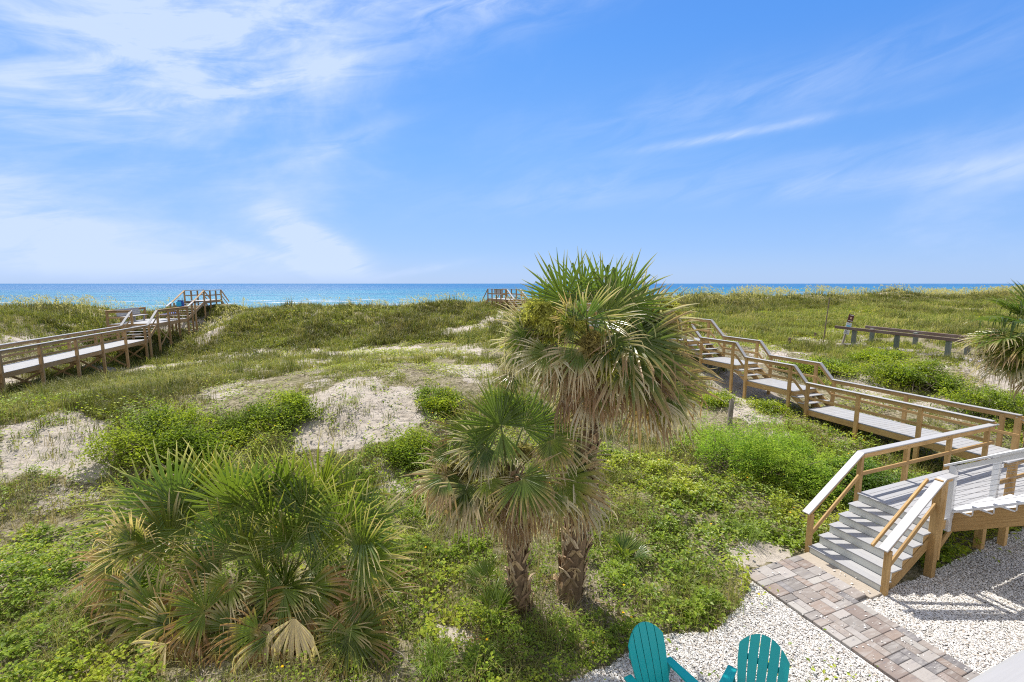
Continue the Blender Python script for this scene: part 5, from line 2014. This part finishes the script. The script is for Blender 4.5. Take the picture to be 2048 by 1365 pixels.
def dune_grass():
    rng = np.random.default_rng(202)
    Vs, Qs, Ts, Cs, off = [], [], [], [], 0
    def addb(V, Q, T, C):
        nonlocal off
        Vs.append(V); Qs.append(Q + off); Ts.append(T + off); Cs.append(C)
        off += len(V)

    #        n cand, ymin, ymax, blades, height, width, threshold
    bands = [(30000, 4.2, 13, 9, (.10, .46), .0032, .50), (42000, 11, 22, 10, (.12, .40), .006, .47), (60000, 19, 34, 9, (.14, .50), .010, .45), (95000, 30, 62, 8, (.22, .62), .018, .38), (50000, 50, 98, 7, (.3, .75), .030, .34)]
    for bi, (nc, y0, y1, nb, (h0, h1), wd, th) in enumerate(bands):
        x, y, z, px, py = candidates(rng, nc, y0, y1)
        s, g = cover(x, y, z)
        u, w = to_uw(x, y)
        f1, f2 = fbm(x * .6, y * .6, 401), fbm(x * .16, y * .16, 405)
        d = np.clip((f1 * .5 + f2 * .5 - th) * 6, 0, 1) * (1 - s * .93)
        if bi == 0:
            d *= np.where((px > 1180) & (px < 1600) & (py > 860) & (py < 1080), 1.0, .75)
        d = np.where(w > 30, np.maximum(d, .75 * (1 - s * .85)), d)
        d[(g > .5) | clear_mask(x, y) | (w > 46)] = 0
        for L_, R_, a, b in ((6.7, 8.3, 0, 40), (19.3, 21.4, -7, 12)):
            d[(u > L_) & (u < R_) & (w > a) & (w < b) & (z > 9)] = 0
        k = rng.random(len(x)) < d
        x, y, z, px, w = x[k], y[k], z[k], px[k], w[k]
        n = len(x)
        f3 = fbm(x * .22, y * .22, 411)
        far = np.clip((w - 26) / 10, 0, 1)
        pal = np.array([(.205, .215, .062), (.150, .175, .046), (.265, .245, .100), (.105, .130, .034), (.36, .31, .165)])
        rt = np.clip((px - 1250) / 500, 0, 1) * (y > 18)
        f4 = fbm(x * .75, y * .75, 421)
        ti = np.clip((f3 * .5 + f4 * .5) * 9.5 - 2.6 + rng.normal(0, .75, n), 0, 4.99).astype(int)
        rt = rt * np.clip((36 - w) / 6, 0, 1)
        tc = pal[ti] * (1 - .22 * far * (1 - rt))[:, None] * (1 + .25 * rt)[:, None]
        if bi == 0:
            dead = rng.random(n) < .28
            tc[dead] = np.array((.27, .21, .13)) * rng.uniform(.6, 1.2, (dead.sum(), 1))
        else:                            # dark wiry clumps stand out from the paler turf
            dk = fbm(x * .33, y * .33, 431) > .57
            tc[dk] *= .62
        rep = lambda a: np.repeat(a, nb, 0)
        N = n * nb
        sp = .05 + wd * 5
        P = np.stack([rep(x) + rng.normal(0, sp, N), rep(y) + rng.normal(0, sp, N), rep(z) - .02], 1)
        hh = rep(np.where(fbm(x * .33, y * .33, 431) > .57, 1.35, 1.0) * np.clip(h0 + (h1 - h0) * rng.gamma(1.6, .28, n), h0, h1 * 1.5) * (.6 + .8 * f3)) * rng.uniform(.6, 1.1, N)
        az = rng.uniform(0, 6.28, N)
        V, Q, T, C = blade_mesh(P, hh, az, rng.uniform(.15, .9, N), np.full(N, wd) * rng.uniform(.6, 1.2, N), rep(tc) * rng.uniform(.75, 1.25, (N, 1)), None)
        C = C.reshape(N, 5, 3)
        C[:, 4] = C[:, 4] * .6 + np.array((.30, .25, .13)) * .4
        addb(V, Q, T, C.reshape(-1, 3))
    o = mesh_obj("dune_grass", np.vstack(Vs), [np.vstack(Qs), np.vstack(Ts)], M_GRASS, None, np.vstack(Cs))
    tag(o, "olive dune grass in loose tufts over slopes and crest", "grass", kind="stuff")


dune_grass()


def vines():
    """yellow green creepers lying on the sand further out"""
    rng = np.random.default_rng(203)
    x, y, z, px, py = candidates(rng, 520000, 11, 54, power=1.0)
    s, g = cover(x, y, z)
    u, w = to_uw(x, y)
    f1, f2 = fbm(x * .42, y * .42, 501), fbm(x * 1.3, y * 1.3, 505)
    d = np.clip((f1 * .55 + f2 * .45 - np.where(y > 28, .475, .49)) * 11, 0, 1) * np.clip(1.25 - s * 1.15, 0, 1)
    d *= np.clip((44 - w) / 4, 0, 1)
    d[(g > .5) | clear_mask(x, y)] = 0
    k = rng.random(len(x)) < d
    x, y, z, f1, f2 = x[k], y[k], z[k], f1[k], f2[k]
    n = len(x)
    P = np.stack([x, y, z + rng.random(n) * .16 * np.clip((f1 - .4) * 4, .2, 1.4)], 1)
    pal = np.array([(.225, .25, .034), (.175, .205, .030), (.275, .285, .042), (.135, .17, .028)])
    col = pal[rng.integers(0, 4, n)] * rng.uniform(.75, 1.2, (n, 1))
    size = np.clip(.055 + (y - 12) * .0034, .055, .19) * rng.uniform(.7, 1.25, n)
    V, T, C = leaf_mesh(P, size, rng.uniform(0, 6.28, n), rng.normal(.1, .35, n), col, .7)
    o = mesh_obj("creeping_vines", V, [T], M_LEAF, None, C)
    tag(o, "yellow green creeping vines in patches over the pale sand", "vines", kind="stuff")


vines()


def sea_oats():
    rng = np.random.default_rng(204)
    u = rng.uniform(-60, 125, 15000)
    w = rng.normal(40.5, 2.6, 15000)
    x = O[0] + U[0] * u + W[0] * w
    y = O[1] + U[1] * u + W[1] * w
    z = terrain(x, y)
    px, py = pix(x, y, np.maximum(z, 0))
    f = fbm(u * .35, w * .35, 601)
    d = np.where(px > 1300, .40, np.where(px < 330, .45, .18)) * np.clip((f - .38) * 6, .08, 1.3)
    k = (rng.random(len(x)) < d) & (y > 18) & (px > -80) & (px < 2130)
    x, y, z, px = x[k], y[k], z[k], px[k]
    n = len(x)
    h = rng.uniform(.8, 1.5, n) * np.where(px > 1300, 1.25, .95)
    wd = .005 + y * .00016
    az = rng.normal(1.2, .9, n)
    P = np.stack([x, y, z - .03], 1)
    st = np.array((.40, .36, .20))
    V, Q, T, C = blade_mesh(P, h, az, rng.uniform(.08, .35, n), wd, np.tile(st, (n, 1)) * rng.uniform(.7, 1.2, (n, 1)))
    tips = V.reshape(n, 5, 3)[:, 4]
    m = 9
    dr = np.stack([np.sin(az), np.cos(az), -.7 * np.ones(n)], 1)
    HP = np.repeat(tips, m, 0) + np.repeat(dr, m, 0) * (rng.random((n * m, 1)) * .32) + rng.normal(0, .035, (n * m, 3))
    hc = np.array((.48, .42, .26)) * rng.uniform(.75, 1.25, (n * m, 1))
    hv, ht, hcc = leaf_mesh(HP, np.repeat(.07 + y * .0012, m) * rng.uniform(.6, 1.2, n * m), np.repeat(az, m) + rng.normal(0, .7, n * m), rng.normal(-.7, .4, n * m), hc, .4)
    o = mesh_obj("sea_oats", np.vstack([V, hv]), [np.vstack([T, ht + len(V)]), Q], M_GRASS, None, np.vstack([C, hcc]))
    tag(o, "straw coloured sea oats with drooping seed heads along the dune crest", "sea oats", kind="stuff")


sea_oats()


def litter():
    rng = np.random.default_rng(205)
    x, y, z, px, py = candidates(rng, 150000, 4.2, 26, power=1.2)
    s, g = cover(x, y, z)
    f = fbm(x * 1.1, y * 1.1, 701)
    d = np.clip((f - .40) * 4, .02, .8) * np.where(s > .5, .28, .5) * (g < .5)
    for b in (pb, pb2):
        d = np.maximum(d, np.clip(1.3 - np.hypot(x - b.x - .1, y - b.y + .25) / 1.0, 0, 1) * 1.0)
    d[clear_mask(x, y)] = 0
    k = rng.random(len(x)) < d
    x, y, z = x[k], y[k], z[k]
    n = len(x)
    az = rng.uniform(0, 6.28, n)
    L = rng.gamma(3, .055, n).clip(.05, .5)
    d3 = np.stack([np.cos(az), np.sin(az), rng.normal(.08, .2, n)], 1)
    sd = np.stack([-np.sin(az), np.cos(az), rng.normal(0, .5, n)], 1) * (np.clip(.0022 + y * .00022, .003, .008) * rng.uniform(.6, 1.8, n))[:, None]
    P = np.stack([x, y, z + rng.uniform(.008, .05, n)], 1)
    V = np.empty((n, 5, 3))
    V[:, 0], V[:, 1] = P - sd, P + sd
    mid = P + d3 * (L * .55)[:, None] + np.stack([np.zeros(n), np.zeros(n), rng.uniform(0, .03, n)], 1) + sd * rng.normal(0, 4, (n, 1))
    V[:, 2], V[:, 3] = mid + sd, mid - sd
    V[:, 4] = P + d3 * L[:, None]
    b = np.arange(n)[:, None] * 5
    pal = np.array([(.30, .25, .20), (.20, .155, .115), (.42, .36, .29), (.12, .095, .075)])
    C = np.repeat(pal[rng.integers(0, 4, n)] * rng.uniform(.7, 1.2, (n, 1)), 5, 0)
    o = mesh_obj("dry_litter", V.reshape(-1, 3), [b + np.array((0, 1, 2, 3)), b + np.array((3, 2, 4))], M_LITTER, None, C)
    tag(o, "dry brown twigs and grass litter scattered over sand", "litter", kind="stuff")


litter()


def grass_clump(px, py, label, seed, h=.45, n=150, r=.10, cols=((.17, .25, .045), (.2, .28, .055), (.13, .2, .04))):
    rng = np.random.default_rng(seed)
    c = Vector(at_z(px, py, .08)); c.z = ground_at(c)
    P = np.stack([rng.normal(0, r, n), rng.normal(0, r, n), np.full(n, -.02)], 1)
    az = np.arctan2(P[:, 0], P[:, 1]) + rng.normal(0, .7, n)
    col = np.array(cols)[rng.integers(0, len(cols), n)] * rng.uniform(.8, 1.2, (n, 1))
    V, Q, T, C = blade_mesh(P, h * rng.uniform(.5, 1.1, n), az, rng.uniform(.2, 1.0, n), np.full(n, .0055), col)
    o = mesh_obj("grass_clump", V, [Q, T], M_GRASS, None, C)
    o.location = c
    tag(o, label, "grass clump", "bright grass clumps in the foreground")


grass_clump(872, 1350, "bright green grass clump at bottom edge, leftmost of the clumps", 1)
grass_clump(962, 1345, "bright grass clump between leftmost clump and leafy cover before the palms", 2, .42)
grass_clump(1492, 1075, "tall thin grass tuft growing beside bare sand near the front steps", 3, .5, 170, .13, ((.16, .22, .06), (.2, .25, .08)))


def fallen_frond(px, py, az, sc, label, seed):
    rng = np.random.default_rng(seed)
    c = at_ground(px, py); c.z += .05
    t = thing("fallen_frond", c, label, "palm frond")
    frond_obj(rng, t, "dry_blade", base=np.array(c), az=az, el=.03, pet=.5 * sc, blade=.55 * sc, dry=1.0, droop=.12, spread=34, nseg=13, fold=.2, sag=0.05)


fallen_frond(1095, 1252, 1.15, .9, "dry brown fallen frond lying before the two trunks", 91)
fallen_frond(1190, 1205, 2.2, .8, "dry brown fallen frond right of the tallest palm's foot", 92)
fallen_frond(1020, 1262, -2.0, .8, "dry brown fallen frond left below the shorter palm's foot", 93)
fallen_frond(1085, 1200, .3, .7, "dry brown fallen frond in the gap between two palm trunks", 94)
